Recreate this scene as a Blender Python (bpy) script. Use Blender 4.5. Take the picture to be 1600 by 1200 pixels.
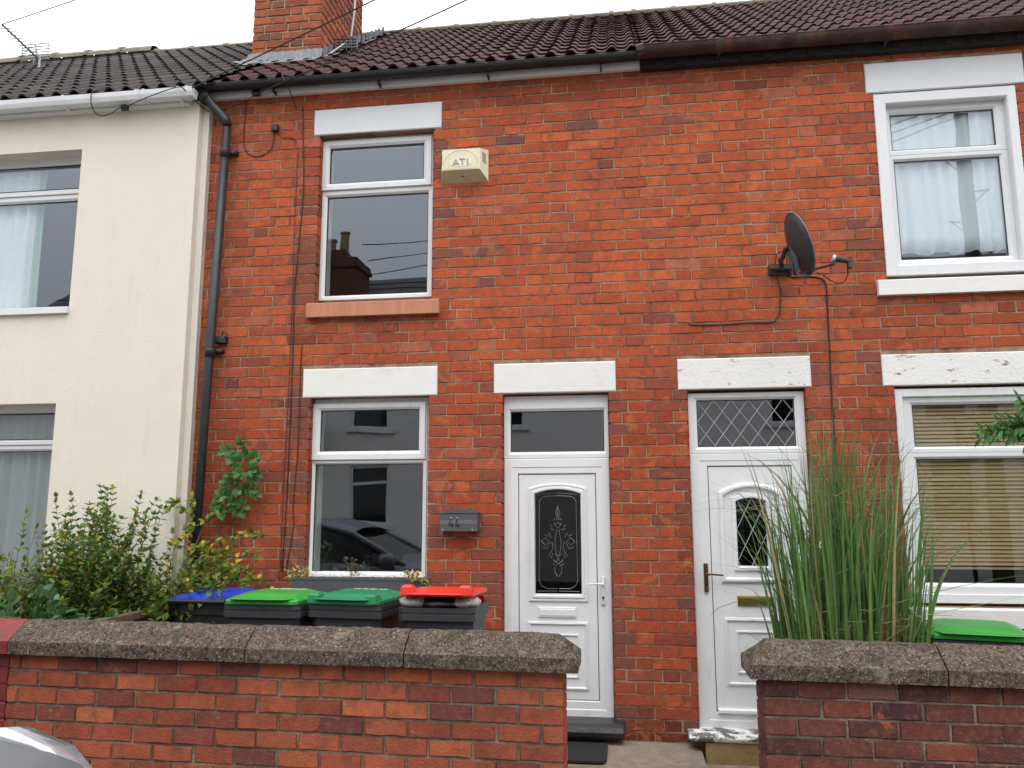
import bpy, math, random
from mathutils import Vector, Matrix, noise
import mathutils
for o in list(bpy.data.objects): bpy.data.objects.remove(o, do_unlink=True)
scene = bpy.context.scene
COL = scene.collection
rad = math.radians

# ---------------------------------------------------------------- camera
YAW, PITCH, ROLL, FPX = rad(7.7156), rad(8.8607), rad(-0.1243), 1264.96
CAM = Vector((0, 0, 1.5))
cy, sy, cp, sp = math.cos(YAW), math.sin(YAW), math.cos(PITCH), math.sin(PITCH)
FW = Vector((-sy*cp, cy*cp, sp)); r0 = Vector((cy, sy, 0)); u0 = r0.cross(FW)
RT = math.cos(ROLL)*r0 + math.sin(ROLL)*u0
UP = -math.sin(ROLL)*r0 + math.cos(ROLL)*u0
cam_d = bpy.data.cameras.new('camera'); cam = bpy.data.objects.new('camera', cam_d); COL.objects.link(cam)
M3 = Matrix((RT, UP, -FW)).transposed().to_4x4(); M3.translation = CAM
cam.matrix_world = M3
cam_d.sensor_fit = 'HORIZONTAL'; cam_d.sensor_width = 36; cam_d.lens = FPX/1600*36
cam_d.clip_start = 0.05; cam_d.clip_end = 3000
scene.camera = cam

# ---------------------------------------------------------------- world: overcast daylight
w = bpy.data.worlds.new('World'); scene.world = w; w.use_nodes = True
nt = w.node_tree; nt.nodes.clear()
out = nt.nodes.new('ShaderNodeOutputWorld'); bg = nt.nodes.new('ShaderNodeBackground')
sky = nt.nodes.new('ShaderNodeTexSky'); sky.sky_type = 'NISHITA'; sky.sun_disc = False
SUN_EL, SUN_AZ = rad(64), rad(200)
sky.sun_elevation = SUN_EL; sky.sun_rotation = SUN_AZ; sky.air_density = 2.0; sky.dust_density = 6
geo = nt.nodes.new('ShaderNodeTexCoord'); sep = nt.nodes.new('ShaderNodeSeparateXYZ')
nt.links.new(geo.outputs['Generated'], sep.inputs[0])
mr = nt.nodes.new('ShaderNodeMapRange'); nt.links.new(sep.outputs[2], mr.inputs[0])
mr.inputs[1].default_value = -0.05; mr.inputs[2].default_value = 1; mr.inputs[3].default_value = 7.0; mr.inputs[4].default_value = 34
ns = nt.nodes.new('ShaderNodeTexNoise'); ns.inputs['Scale'].default_value = 1.6; ns.inputs['Detail'].default_value = 5
nt.links.new(geo.outputs['Generated'], ns.inputs['Vector'])
mn = nt.nodes.new('ShaderNodeMapRange'); nt.links.new(ns.outputs[0], mn.inputs[0]); mn.inputs[3].default_value = 0.72; mn.inputs[4].default_value = 1.2
mu = nt.nodes.new('ShaderNodeMath'); mu.operation = 'MULTIPLY'; nt.links.new(mr.outputs[0], mu.inputs[0]); nt.links.new(mn.outputs[0], mu.inputs[1])
cl = nt.nodes.new('ShaderNodeVectorMath'); cl.operation = 'SCALE'; cl.inputs[0].default_value = (0.97, 0.99, 1.03)
nt.links.new(mu.outputs[0], cl.inputs['Scale'])
mx = nt.nodes.new('ShaderNodeMixRGB'); mx.inputs[0].default_value = 0.88
nt.links.new(sky.outputs[0], mx.inputs[1]); nt.links.new(cl.outputs[0], mx.inputs[2])
nt.links.new(mx.outputs[0], bg.inputs[0]); bg.inputs[1].default_value = 0.10
nt.links.new(bg.outputs[0], out.inputs[0])
sl = bpy.data.lights.new('sun', 'SUN'); sl.energy = 0.7; sl.angle = rad(34); sl.color = (1, 0.96, 0.9)
so = bpy.data.objects.new('sun', sl); COL.objects.link(so)
sd = Vector((0.25*math.cos(SUN_EL), -0.97*math.cos(SUN_EL), math.sin(SUN_EL)))
so.rotation_euler = sd.to_track_quat('Z', 'Y').to_euler(); so.location = (3, -6, 12)
sky.sun_rotation = math.atan2(sd.x, sd.y)
scene.view_settings.view_transform = 'Standard'; scene.view_settings.look = 'None'
scene.view_settings.exposure = 0.12; scene.view_settings.gamma = 1
scene.render.engine = 'CYCLES'
scene.render.resolution_x = 1024; scene.render.resolution_y = 768

# ---------------------------------------------------------------- helpers
def ray(px, py):
    return FW + RT*((px-800)/FPX) - UP*((py-600)/FPX)
def P(px, py, Y):
    d = ray(px, py); return CAM + d*(Y/d.y)
def PX(px, py, Y): return P(px, py, Y).x
def PZ(px, py, Y): return P(px, py, Y).z
def RR(Y, tl=None, tr=None, bl=None, br=None):
    pts = {k: P(v[0], v[1], Y) for k, v in dict(tl=tl, tr=tr, bl=bl, br=br).items() if v}
    def av(ks, a):
        v = [getattr(pts[k], a) for k in ks if k in pts]; return sum(v)/len(v)
    return av(('tl', 'bl'), 'x'), av(('tr', 'br'), 'x'), av(('bl', 'br'), 'z'), av(('tl', 'tr'), 'z')

class MB:
    def __init__(s): s.v = []; s.f = []; s.c = []; s.m = []; s.cur = (1, 1, 1); s.mi = 0
    def poly(s, pts, col=None):
        n = len(s.v); s.v += [tuple(p) for p in pts]; s.f.append(tuple(range(n, n+len(pts)))); s.c.append(col or s.cur); s.m.append(s.mi)
    def add(s, vs, fs, col=None):
        n = len(s.v); s.v += [tuple(p) for p in vs]
        for f in fs: s.f.append(tuple(n+i for i in f)); s.c.append(col or s.cur); s.m.append(s.mi)
    def box(s, x0, x1, y0, y1, z0, z1, col=None):
        vs = [(x0,y0,z0),(x1,y0,z0),(x1,y1,z0),(x0,y1,z0),(x0,y0,z1),(x1,y0,z1),(x1,y1,z1),(x0,y1,z1)]
        s.add(vs, [(0,3,2,1),(4,5,6,7),(0,1,5,4),(1,2,6,5),(2,3,7,6),(3,0,4,7)], col)
    def rbox(s, x0, x1, y0, y1, z0, z1, b=0.004, col=None, jit=0, rnd=random):
        # box with chamfered front (y0) edges
        def J(p): return (p[0]+rnd.uniform(-jit, jit), p[1], p[2]+rnd.uniform(-jit, jit)) if jit else p
        vs = [(x0,y1,z0),(x1,y1,z0),(x1,y1,z1),(x0,y1,z1),
              J((x0,y0+b,z0)),J((x1,y0+b,z0)),J((x1,y0+b,z1)),J((x0,y0+b,z1)),
              J((x0+b,y0,z0+b)),J((x1-b,y0,z0+b)),J((x1-b,y0,z1-b)),J((x0+b,y0,z1-b))]
        s.add(vs, [(0,1,5,4),(1,2,6,5),(2,3,7,6),(3,0,4,7),(4,5,9,8),(5,6,10,9),(6,7,11,10),(7,4,8,11),(8,9,10,11),(3,2,1,0)], col)
    def tube(s, pts, r, n=8, col=None, cap=True, r2=None):
        pts = [Vector(p) for p in pts]; rings = []
        up = None; N = len(pts)
        for i, p in enumerate(pts):
            t = (pts[min(i+1, N-1)]-pts[max(i-1, 0)]).normalized()
            if up is None:
                up = t.cross(Vector((0.13, 0.31, 0.94)))
                if up.length < 1e-3: up = t.cross(Vector((1, 0, 0)))
            up = (up - t*up.dot(t)).normalized()
            b = t.cross(up); rr = r if r2 is None else r+(r2-r)*i/max(1, N-1)
            if not isinstance(rr, float): rr = float(rr)
            rings.append([p+up*rr*math.cos(a)+b*rr*math.sin(a) for a in [2*math.pi*k/n for k in range(n)]])
        vs = [q for rg in rings for q in rg]; fs = []
        for i in range(N-1):
            for k in range(n):
                a = i*n+k; b_ = i*n+(k+1) % n; fs.append((a, b_, b_+n, a+n))
        if cap: fs.append(tuple(range(n-1, -1, -1))); fs.append(tuple((N-1)*n+k for k in range(n)))
        s.add(vs, fs, col)
    def prism(s, pts2, y0, y1, axis='y', col=None):
        # pts2 in (x,z) ccw seen from -y ; extruded y0..y1
        n = len(pts2)
        if axis == 'y': A = [(a, y0, b) for a, b in pts2]; B = [(a, y1, b) for a, b in pts2]
        elif axis == 'x': A = [(y0, a, b) for a, b in pts2]; B = [(y1, a, b) for a, b in pts2]
        else: A = [(a, b, y0) for a, b in pts2]; B = [(a, b, y1) for a, b in pts2]
        fs = [tuple(range(n)), tuple(range(2*n-1, n-1, -1))]+[(i, n+i, n+(i+1) % n, (i+1) % n) for i in range(n)]
        s.add(A+B, fs, col)
    def sweep(s, shapes, closed=True, col=None):
        # shapes: list of loops with equal point counts
        n = len(shapes[0]); vs = [p for L in shapes for p in L]; fs = []
        for j in range(len(shapes)-1):
            for i in range(n if closed else n-1):
                a = j*n+i; b = j*n+(i+1) % n; fs.append((a, b, b+n, a+n))
        s.add(vs, fs, col)
    def disc(s, c, n_, r, N=16, col=None):
        q = Vector(n_).to_track_quat('Z', 'Y'); s.poly([Vector(c)+q@Vector((r*math.cos(2*math.pi*k/N), r*math.sin(2*math.pi*k/N), 0)) for k in range(N)], col)
    def build(s, name, mats, parent=None, smooth=False, colattr=False, sub=0, bevel=0):
        if not isinstance(mats, (list, tuple)): mats = [mats]
        off = Vector((0, 0, 0))
        if parent is not None:
            q = parent
            while q is not None: off += q.location; q = q.parent
        me = bpy.data.meshes.new(name)
        me.from_pydata([(a-off.x, b-off.y, c-off.z) for a, b, c in s.v], [], s.f)
        for m in mats: me.materials.append(m)
        me.polygons.foreach_set('material_index', s.m)
        if smooth: me.polygons.foreach_set('use_smooth', [True]*len(s.f))
        if colattr:
            ca = me.color_attributes.new('Col', 'FLOAT_COLOR', 'CORNER'); buf = []
            for f, c in zip(s.f, s.c): buf += [c[0], c[1], c[2], 1.0]*len(f)
            ca.data.foreach_set('color', buf)
        me.update(); me.validate()
        o = bpy.data.objects.new(name, me); COL.objects.link(o)
        if parent is not None: o.parent = parent
        if bevel:
            bm_ = o.modifiers.new('bevel', 'BEVEL'); bm_.width = bevel; bm_.segments = 2; bm_.limit_method = 'ANGLE'; bm_.angle_limit = rad(35)
        if sub:
            sm = o.modifiers.new('sub', 'SUBSURF'); sm.levels = sub; sm.render_levels = sub
        return o

def tag(o, label=None, cat=None, group=None, kind=None):
    if label: o['label'] = label
    if cat: o['category'] = cat
    if group: o['group'] = group
    if kind: o['kind'] = kind
    return o
def thing(name, loc, label, cat, group=None):
    o = bpy.data.objects.new(name, None); COL.objects.link(o); o.location = loc; o.empty_display_size = 0.1
    return tag(o, label, cat, group)

# ---------------------------------------------------------------- materials
def mat(name, col=(.5,.5,.5), rough=0.6, metal=0, spec=0.5, attr=False, vary=0.0, vscale=8, bump=0, bscale=80, coat=0,
        dirt=None, dirt_amt=0, dirt_scale=3, dirt_lo=.5, dirt_hi=.7, stretch=(1,1,1)):
    m = bpy.data.materials.new(name); m.use_nodes = True; n = m.node_tree.nodes; l = m.node_tree.links
    b = n['Principled BSDF']; b.inputs['Roughness'].default_value = rough; b.inputs['Metallic'].default_value = metal
    b.inputs['Specular IOR Level'].default_value = spec
    if coat: b.inputs['Coat Weight'].default_value = coat; b.inputs['Coat Roughness'].default_value = .05
    tc = n.new('ShaderNodeTexCoord'); mp = n.new('ShaderNodeMapping'); l.new(tc.outputs['Object'], mp.inputs[0]); mp.inputs['Scale'].default_value = stretch
    if attr:
        a = n.new('ShaderNodeAttribute'); a.attribute_name = 'Col'; src = a.outputs[0]
    else:
        a = n.new('ShaderNodeRGB'); a.outputs[0].default_value = (*col, 1); src = a.outputs[0]
    if vary:
        t = n.new('ShaderNodeTexNoise'); t.inputs['Scale'].default_value = vscale; t.inputs['Detail'].default_value = 6; t.inputs['Roughness'].default_value = .65
        l.new(mp.outputs[0], t.inputs['Vector'])
        r = n.new('ShaderNodeMapRange'); l.new(t.outputs[0], r.inputs[0]); r.inputs[1].default_value = .25; r.inputs[2].default_value = .75
        r.inputs[3].default_value = 1-vary; r.inputs[4].default_value = 1+vary
        v = n.new('ShaderNodeVectorMath'); v.operation = 'SCALE'; l.new(src, v.inputs[0]); l.new(r.outputs[0], v.inputs['Scale']); src = v.outputs[0]
    if dirt:
        t = n.new('ShaderNodeTexNoise'); t.inputs['Scale'].default_value = dirt_scale; t.inputs['Detail'].default_value = 8; t.inputs['Roughness'].default_value = .7
        mp2 = n.new('ShaderNodeMapping'); l.new(tc.outputs['Object'], mp2.inputs[0]); mp2.inputs['Location'].default_value = (3.1, 7.7, 1.3); mp2.inputs['Scale'].default_value = stretch
        l.new(mp2.outputs[0], t.inputs['Vector'])
        r = n.new('ShaderNodeMapRange'); l.new(t.outputs[0], r.inputs[0]); r.inputs[1].default_value = dirt_lo; r.inputs[2].default_value = dirt_hi; r.inputs[4].default_value = dirt_amt
        x = n.new('ShaderNodeMixRGB'); l.new(r.outputs[0], x.inputs[0]); l.new(src, x.inputs[1]); x.inputs[2].default_value = (*dirt, 1); src = x.outputs[0]
    l.new(src, b.inputs['Base Color'])
    if bump:
        t = n.new('ShaderNodeTexNoise'); t.inputs['Scale'].default_value = bscale; t.inputs['Detail'].default_value = 6; t.inputs['Roughness'].default_value = .6
        l.new(tc.outputs['Object'], t.inputs['Vector'])
        bp = n.new('ShaderNodeBump'); bp.inputs['Strength'].default_value = bump; bp.inputs['Distance'].default_value = .01
        l.new(t.outputs[0], bp.inputs['Height']); l.new(bp.outputs[0], b.inputs['Normal'])
    m['b'] = 1
    return m

def brick_mat(name, spall=(.60,.17,.065), spall_lo=.60, soot=0.5):
    m = mat(name, attr=True, rough=.9, spec=.2, vary=.20, vscale=26, bump=.7, bscale=90, dirt=(.045,.03,.028), dirt_amt=soot, dirt_scale=2.2, dirt_lo=.5, dirt_hi=.78)
    n = m.node_tree.nodes; l = m.node_tree.links; b = n['Principled BSDF']
    src = b.inputs['Base Color'].links[0].from_socket; tc = [x for x in n if x.type == 'TEX_COORD'][0]
    t = n.new('ShaderNodeTexNoise'); t.inputs['Scale'].default_value = 7.5; t.inputs['Detail'].default_value = 4; t.inputs['Roughness'].default_value = .5; t.inputs['Distortion'].default_value = .6
    l.new(tc.outputs['Object'], t.inputs['Vector'])
    r = n.new('ShaderNodeMapRange'); l.new(t.outputs[0], r.inputs[0]); r.inputs[1].default_value = spall_lo; r.inputs[2].default_value = spall_lo+.03; r.inputs[4].default_value = .42
    x = n.new('ShaderNodeMixRGB'); l.new(r.outputs[0], x.inputs[0]); l.new(src, x.inputs[1]); x.inputs[2].default_value = (*spall, 1)
    # pale efflorescence
    t2 = n.new('ShaderNodeTexNoise'); t2.inputs['Scale'].default_value = 3.3; t2.inputs['Detail'].default_value = 10; t2.inputs['Roughness'].default_value = .8
    l.new(tc.outputs['Object'], t2.inputs['Vector'])
    r2 = n.new('ShaderNodeMapRange'); l.new(t2.outputs[0], r2.inputs[0]); r2.inputs[1].default_value = .63; r2.inputs[2].default_value = .8; r2.inputs[4].default_value = .4
    x2 = n.new('ShaderNodeMixRGB'); l.new(r2.outputs[0], x2.inputs[0]); l.new(x.outputs[0], x2.inputs[1]); x2.inputs[2].default_value = (.42, .32, .27, 1)
    l.new(x2.outputs[0], b.inputs['Base Color'])
    return m

def glass_mat(name, fac=.075, tint=(.9,.93,.93), wave=0.0):
    m = bpy.data.materials.new(name); m.use_nodes = True; n = m.node_tree.nodes; l = m.node_tree.links
    n.remove(n['Principled BSDF']); o = n['Material Output']
    tr = n.new('ShaderNodeBsdfTransparent'); tr.inputs[0].default_value = (*tint, 1)
    gl = n.new('ShaderNodeBsdfGlossy'); gl.inputs['Roughness'].default_value = 0.0
    gl.inputs[0].default_value = (.82, .9, 1, 1)
    fr = n.new('ShaderNodeFresnel'); fr.inputs[0].default_value = 1.5
    ad0 = n.new('ShaderNodeMath'); ad0.operation = 'ADD'; ad0.inputs[1].default_value = fac; l.new(fr.outputs[0], ad0.inputs[0])
    gm_ = n.new('ShaderNodeNewGeometry'); iv = n.new('ShaderNodeMath'); iv.operation = 'SUBTRACT'; iv.inputs[0].default_value = 1; l.new(gm_.outputs['Backfacing'], iv.inputs[1])
    ad = n.new('ShaderNodeMath'); ad.operation = 'MULTIPLY'; l.new(ad0.outputs[0], ad.inputs[0]); l.new(iv.outputs[0], ad.inputs[1])
    mxs = n.new('ShaderNodeMixShader'); l.new(ad.outputs[0], mxs.inputs[0]); l.new(tr.outputs[0], mxs.inputs[1]); l.new(gl.outputs[0], mxs.inputs[2])
    if wave:
        tc = n.new('ShaderNodeTexCoord'); t = n.new('ShaderNodeTexNoise'); t.inputs['Scale'].default_value = 2.0; t.inputs['Detail'].default_value = 1
        l.new(tc.outputs['Object'], t.inputs['Vector']); bp = n.new('ShaderNodeBump'); bp.inputs['Strength'].default_value = wave; bp.inputs['Distance'].default_value = .02
        l.new(t.outputs[0], bp.inputs['Height']); l.new(bp.outputs[0], gl.inputs['Normal'])
    l.new(mxs.outputs[0], o.inputs[0]); return m

def leaf_mat(name):
    m = mat(name, attr=True, rough=.45, spec=.4, vary=.25, vscale=30)
    n = m.node_tree.nodes; l = m.node_tree.links; b = n['Principled BSDF']; o = n['Material Output']
    src = b.inputs['Base Color'].links[0].from_socket
    t = n.new('ShaderNodeBsdfTranslucent'); l.new(src, t.inputs[0])
    x = n.new('ShaderNodeMixShader'); x.inputs[0].default_value = .3; l.new(b.outputs[0], x.inputs[1]); l.new(t.outputs[0], x.inputs[2]); l.new(x.outputs[0], o.inputs[0])
    return m
def cloth_mat(name, col, tr=.35, alpha=0.0):
    m = mat(name, col=col, rough=.9, spec=.1, vary=.05, vscale=20)
    n = m.node_tree.nodes; l = m.node_tree.links; b = n['Principled BSDF']; o = n['Material Output']
    t = n.new('ShaderNodeBsdfTranslucent'); t.inputs[0].default_value = (*col, 1)
    x = n.new('ShaderNodeMixShader'); x.inputs[0].default_value = tr; l.new(b.outputs[0], x.inputs[1]); l.new(t.outputs[0], x.inputs[2])
    if alpha:
        a = n.new('ShaderNodeBsdfTransparent'); y = n.new('ShaderNodeMixShader'); y.inputs[0].default_value = alpha
        l.new(x.outputs[0], y.inputs[1]); l.new(a.outputs[0], y.inputs[2]); l.new(y.outputs[0], o.inputs[0])
    else: l.new(x.outputs[0], o.inputs[0])
    return m

M_brick = brick_mat('red_brick', soot=.33)
M_gbrick = brick_mat('garden_brick', spall_lo=.70, soot=.5)
M_mortar = mat('mortar', (.38,.25,.17), rough=1, spec=.1, vary=.35, vscale=14, bump=.6, bscale=200, dirt=(.14,.06,.04), dirt_amt=.8, dirt_scale=4, dirt_lo=.45, dirt_hi=.62)
M_gmortar = mat('garden_mortar', (.32,.25,.19), rough=1, spec=.1, vary=.35, vscale=14, bump=.9, bscale=120, dirt=(.09,.07,.06), dirt_amt=.9, dirt_scale=2.5, dirt_lo=.42, dirt_hi=.62)
M_render = mat('cream_render', (.78,.73,.625), rough=.95, spec=.15, vary=.03, vscale=3, bump=.5, bscale=130, dirt=(.50,.44,.34), dirt_amt=.25, dirt_scale=1.1, dirt_lo=.55, dirt_hi=.85, stretch=(1,1,.7))
M_render2 = mat('grey_render', (.74,.69,.63), rough=.95, vary=.08, bump=.3)
M_pvc = mat('white_upvc', (.74,.75,.76), rough=.32, vary=.04, vscale=3, dirt=(.48,.46,.40), dirt_amt=.45, dirt_scale=4, dirt_lo=.55, dirt_hi=.8, stretch=(1,1,.5))
M_whitef = mat('white_fascia', (.86,.86,.86), rough=.35, vary=.03)
M_pvcd = mat('weathered_upvc', (.70,.70,.68), rough=.4, vary=.08, vscale=6, dirt=(.38,.34,.28), dirt_amt=.6, dirt_scale=6, dirt_lo=.5, dirt_hi=.75)
M_paint = mat('white_painted_stone', (.79,.78,.74), rough=.7, vary=.04, vscale=6, bump=.15, bscale=60, dirt=(.50,.45,.36), dirt_amt=.6, dirt_scale=4, dirt_lo=.56, dirt_hi=.78, stretch=(1,1,1.5))
M_paintg = mat('cool_painted_stone', (.70,.72,.74), rough=.6, vary=.03, vscale=6, bump=.2, bscale=60)
M_peel = mat('peeling_paint', (.80,.79,.77), rough=.7, vary=.04, vscale=6, bump=.4, bscale=50, dirt=(.30,.24,.19), dirt_amt=.95, dirt_scale=7, dirt_lo=.60, dirt_hi=.625, stretch=(1,1,2.4))
M_terra = mat('terracotta_sill', (.52,.22,.12), rough=.75, vary=.15, vscale=7, bump=.2, bscale=80, dirt=(.28,.12,.08), dirt_amt=.5, dirt_scale=9, dirt_lo=.5, dirt_hi=.75, stretch=(3,1,.3))
M_black = mat('black_pvc', (.012,.012,.014), rough=.38, vary=.2)
M_pipe = mat('black_painted_pipe', (.022,.023,.028), rough=.45, vary=.35, vscale=9, bump=.2)
M_rust = mat('rusty_iron', (.048,.025,.019), rough=.85, vary=.4, vscale=9, bump=.6, bscale=60, dirt=(.10,.085,.05), dirt_amt=.8, dirt_scale=2.5, dirt_lo=.5, dirt_hi=.65)
M_blackwood = mat('black_old_board', (.018,.014,.013), rough=.8, vary=.5, vscale=12, bump=.5, bscale=40, dirt=(.16,.13,.12), dirt_amt=.5, dirt_scale=6, dirt_lo=.62, dirt_hi=.75, stretch=(.4,1,3))
M_tile = mat('maroon_tiles', (.085,.04,.034), rough=.85, spec=.25, attr=True, vary=.25, vscale=12, bump=.3, bscale=60, dirt=(.028,.02,.018), dirt_amt=.6, dirt_scale=4, dirt_lo=.5, dirt_hi=.72)
M_lead = mat('lead_flashing', (.17,.18,.195), rough=.65, metal=.1, vary=.4, vscale=18, bump=.7, bscale=25, stretch=(3,1,.6))
M_ridge = mat('ridge_tile', (.20,.17,.13), rough=.9, vary=.4, vscale=12, bump=.6, bscale=50, dirt=(.12,.12,.06), dirt_amt=.7, dirt_scale=8, dirt_lo=.5, dirt_hi=.7)
M_glass = glass_mat('window_glass', .125, wave=.05)
M_glass2 = glass_mat('window_glass_plain', .05, wave=.02)
M_dkglass = glass_mat('door_glass', .0, tint=(.16,.13,.13))
M_cane = mat('glass_leading', (.28,.29,.30), rough=.35, metal=.6)
M_leadstrip = mat('white_lead_strip', (.42,.43,.44), rough=.5, vary=.1)
M_plaster = mat('plaster', (.62,.62,.58), rough=.9, vary=.05)
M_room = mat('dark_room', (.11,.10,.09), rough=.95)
M_cream = mat('cream_plastic', (.76,.71,.52), rough=.5, vary=.08, vscale=10)
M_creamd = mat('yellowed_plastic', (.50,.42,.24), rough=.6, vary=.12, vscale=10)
M_yel = mat('pale_yellow', (.74,.69,.46), rough=.5, vary=.1)
M_greyl = mat('grey_letters', (.42,.38,.33), rough=.6)
M_dish = mat('dark_dish', (.035,.037,.042), rough=.5, vary=.15, vscale=20)
M_dishrim = mat('dish_rim', (.12,.125,.14), rough=.4)
M_lnb = mat('white_cap', (.7,.72,.72), rough=.4)
M_steel = mat('galvanised', (.35,.35,.35), rough=.4, metal=.7, vary=.2)
M_alu = mat('aerial_rod', (.18,.18,.20), rough=.5, metal=.4)
M_cable = mat('black_cable', (.012,.01,.01), rough=.5)
M_bcable = mat('brown_cable', (.07,.03,.022), rough=.6)
M_grey = mat('grey_metal_box', (.085,.088,.10), rough=.4, vary=.1, vscale=10)
M_brass = mat('tarnished_brass', (.30,.24,.07), rough=.3, metal=.8, vary=.25)
M_bronze = mat('brown_handle', (.09,.05,.03), rough=.4, metal=.5)
M_bin = mat('bin_black', (.022,.023,.026), rough=.5, vary=.2, vscale=20)
M_bin2 = mat('bin_grey', (.035,.037,.042), rough=.5, vary=.2, vscale=20)
M_blue = mat('blue_lid', (.012,.05,.50), rough=.32, vary=.12, vscale=5, dirt=(.12,.12,.10), dirt_amt=.28, dirt_scale=14, dirt_lo=.5, dirt_hi=.8)
M_green = mat('green_lid', (.035,.30,.04), rough=.35, vary=.12, vscale=5, dirt=(.12,.12,.10), dirt_amt=.28, dirt_scale=14, dirt_lo=.5, dirt_hi=.8)
M_teal = mat('teal_lid', (.015,.20,.082), rough=.38, vary=.12, vscale=5, dirt=(.12,.12,.10), dirt_amt=.28, dirt_scale=14, dirt_lo=.5, dirt_hi=.8)
M_red = mat('red_lid', (.75,.035,.02), rough=.35, vary=.1, vscale=5, dirt=(.12,.12,.10), dirt_amt=.28, dirt_scale=14, dirt_lo=.5, dirt_hi=.8)
M_white = mat('white_mark', (.75,.75,.75), rough=.6)
M_bag = mat('clear_bag', (.45,.36,.36), rough=.15, spec=.8, vary=.6, vscale=22, bump=1, bscale=30)
M_bagk = mat('black_bag', (.01,.01,.012), rough=.15, spec=.8, bump=1, bscale=30)
M_coping = mat('coping_concrete', (.150,.116,.088), rough=1, spec=.15, vary=.5, vscale=12, bump=1.0, bscale=150, dirt=(.028,.022,.019), dirt_amt=.9, dirt_scale=60, dirt_lo=.42, dirt_hi=.62)
M_redp = mat('red_painted_masonry', (.17,.02,.018), rough=.6, vary=.2, vscale=10, bump=.4, bscale=60)
M_conc = mat('path_concrete', (.24,.19,.145), rough=.95, vary=.3, vscale=10, bump=.6, bscale=60, dirt=(.07,.055,.04), dirt_amt=.7, dirt_scale=3)
M_pave = mat('pavement_tarmac', (.12,.115,.11), rough=.95, vary=.3, vscale=40, bump=.6, bscale=150)
M_asph = mat('asphalt', (.055,.055,.055), rough=.9, vary=.3, vscale=60, bump=.7, bscale=200)
M_kerb = mat('kerb_concrete', (.30,.29,.27), rough=.9, vary=.2, bump=.4)
M_soil = mat('soil', (.05,.035,.025), rough=1, vary=.5, vscale=30, bump=1, bscale=60)
M_ground = mat('far_ground', (.09,.09,.08), rough=1, vary=.3)
M_rubber = mat('black_rubber', (.012,.012,.012), rough=.8, bump=.6, bscale=200)
M_stepk = mat('black_painted_step', (.02,.02,.022), rough=.35, bump=.4, bscale=40, vary=.3)
M_stepw = mat('worn_white_step', (.12,.11,.10), rough=.8, bump=.6, bscale=40, vary=.3, dirt=(.75,.75,.73), dirt_amt=1, dirt_scale=6, dirt_lo=.5, dirt_hi=.53, stretch=(.6,1,1))
M_yellowst = mat('yellow_sandstone', (.28,.19,.08), rough=.95, vary=.25, vscale=12, bump=.6, bscale=70)
M_wood = mat('weathered_wood', (.13,.085,.05), rough=.9, vary=.35, vscale=12, bump=.5, bscale=50, stretch=(1,1,.3))
M_leaf = leaf_mat('leaves'); M_blade = leaf_mat('grass_blades')
M_twig = mat('twig', (.09,.06,.035), rough=.9, vary=.3)
M_car = mat('silver_car_paint', (.15,.16,.18), rough=.42, metal=.4, coat=.15, spec=.35)
M_cardk = mat('dark_car_paint', (.015,.016,.02), rough=.3, coat=.8)
M_carglass = mat('car_glass', (.008,.009,.01), rough=.05, spec=.8)
M_chrome = mat('chrome', (.6,.6,.62), rough=.12, metal=1)
M_lens = mat('headlight_lens', (.34,.33,.36), rough=.08, spec=.9, metal=.3, vary=.3, vscale=10, coat=1)
M_tyre = mat('tyre', (.02,.02,.02), rough=.85)
M_blind = mat('tan_blind', (.46,.30,.135), rough=.55, vary=.08)
M_curt = cloth_mat('white_curtain', (.94,.95,.96), .15)
M_net = cloth_mat('net_curtain', (.62,.64,.66), .4, .15)
M_mint = cloth_mat('mint_curtain', (.55,.72,.62), .35)
M_pole = mat('pole_wood', (.06,.05,.04), rough=.9, vary=.3, bump=.4)
M_pot = mat('chimney_pot', (.35,.22,.12), rough=.9, vary=.3)

def patch(m, col, scale, lo, hi, amt, stretch=(1,1,1), off=0.0, detail=6):
    n = m.node_tree.nodes; l = m.node_tree.links; b = n['Principled BSDF']; src = b.inputs['Base Color'].links[0].from_socket
    tc = [x for x in n if x.type == 'TEX_COORD'][0]; mp = n.new('ShaderNodeMapping'); mp.inputs['Scale'].default_value = stretch; mp.inputs['Location'].default_value = (off, off*.7, off*1.3)
    l.new(tc.outputs['Object'], mp.inputs[0]); t = n.new('ShaderNodeTexNoise'); t.inputs['Scale'].default_value = scale; t.inputs['Detail'].default_value = detail; t.inputs['Roughness'].default_value = .6
    l.new(mp.outputs[0], t.inputs['Vector']); r = n.new('ShaderNodeMapRange'); l.new(t.outputs[0], r.inputs[0]); r.inputs[1].default_value = lo; r.inputs[2].default_value = hi; r.inputs[4].default_value = amt
    x = n.new('ShaderNodeMixRGB'); l.new(r.outputs[0], x.inputs[0]); l.new(src, x.inputs[1]); x.inputs[2].default_value = (*col, 1); l.new(x.outputs[0], b.inputs['Base Color'])
patch(M_coping, (.50,.45,.37), 110, .62, .70, .8, off=1, detail=2)      # pale aggregate chips
patch(M_coping, (.27,.26,.19), 13, .60, .70, .6, off=5)                  # lichen
patch(M_coping, (.045,.055,.025), 7, .60, .72, .6, off=9)                # moss
patch(M_render, (.42,.39,.31), 5, .60, .85, .35, stretch=(3,3,.22), off=2)   # rain streaks
patch(M_render, (.30,.29,.24), 60, .72, .78, .5, off=3, detail=2)        # specks
patch(M_tile, (.13,.125,.09), 16, .64, .74, .5, off=4)                   # lichen
patch(M_gbrick, (.36,.29,.22), 18, .66, .76, .55, off=6)                 # mortar smears
patch(M_gbrick, (.05,.04,.03), 3.0, .55, .75, .5, off=8)
patch(M_brick, (.10,.05,.04), 1.1, .56, .75, .38, stretch=(1,1,.6), off=3)
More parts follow.
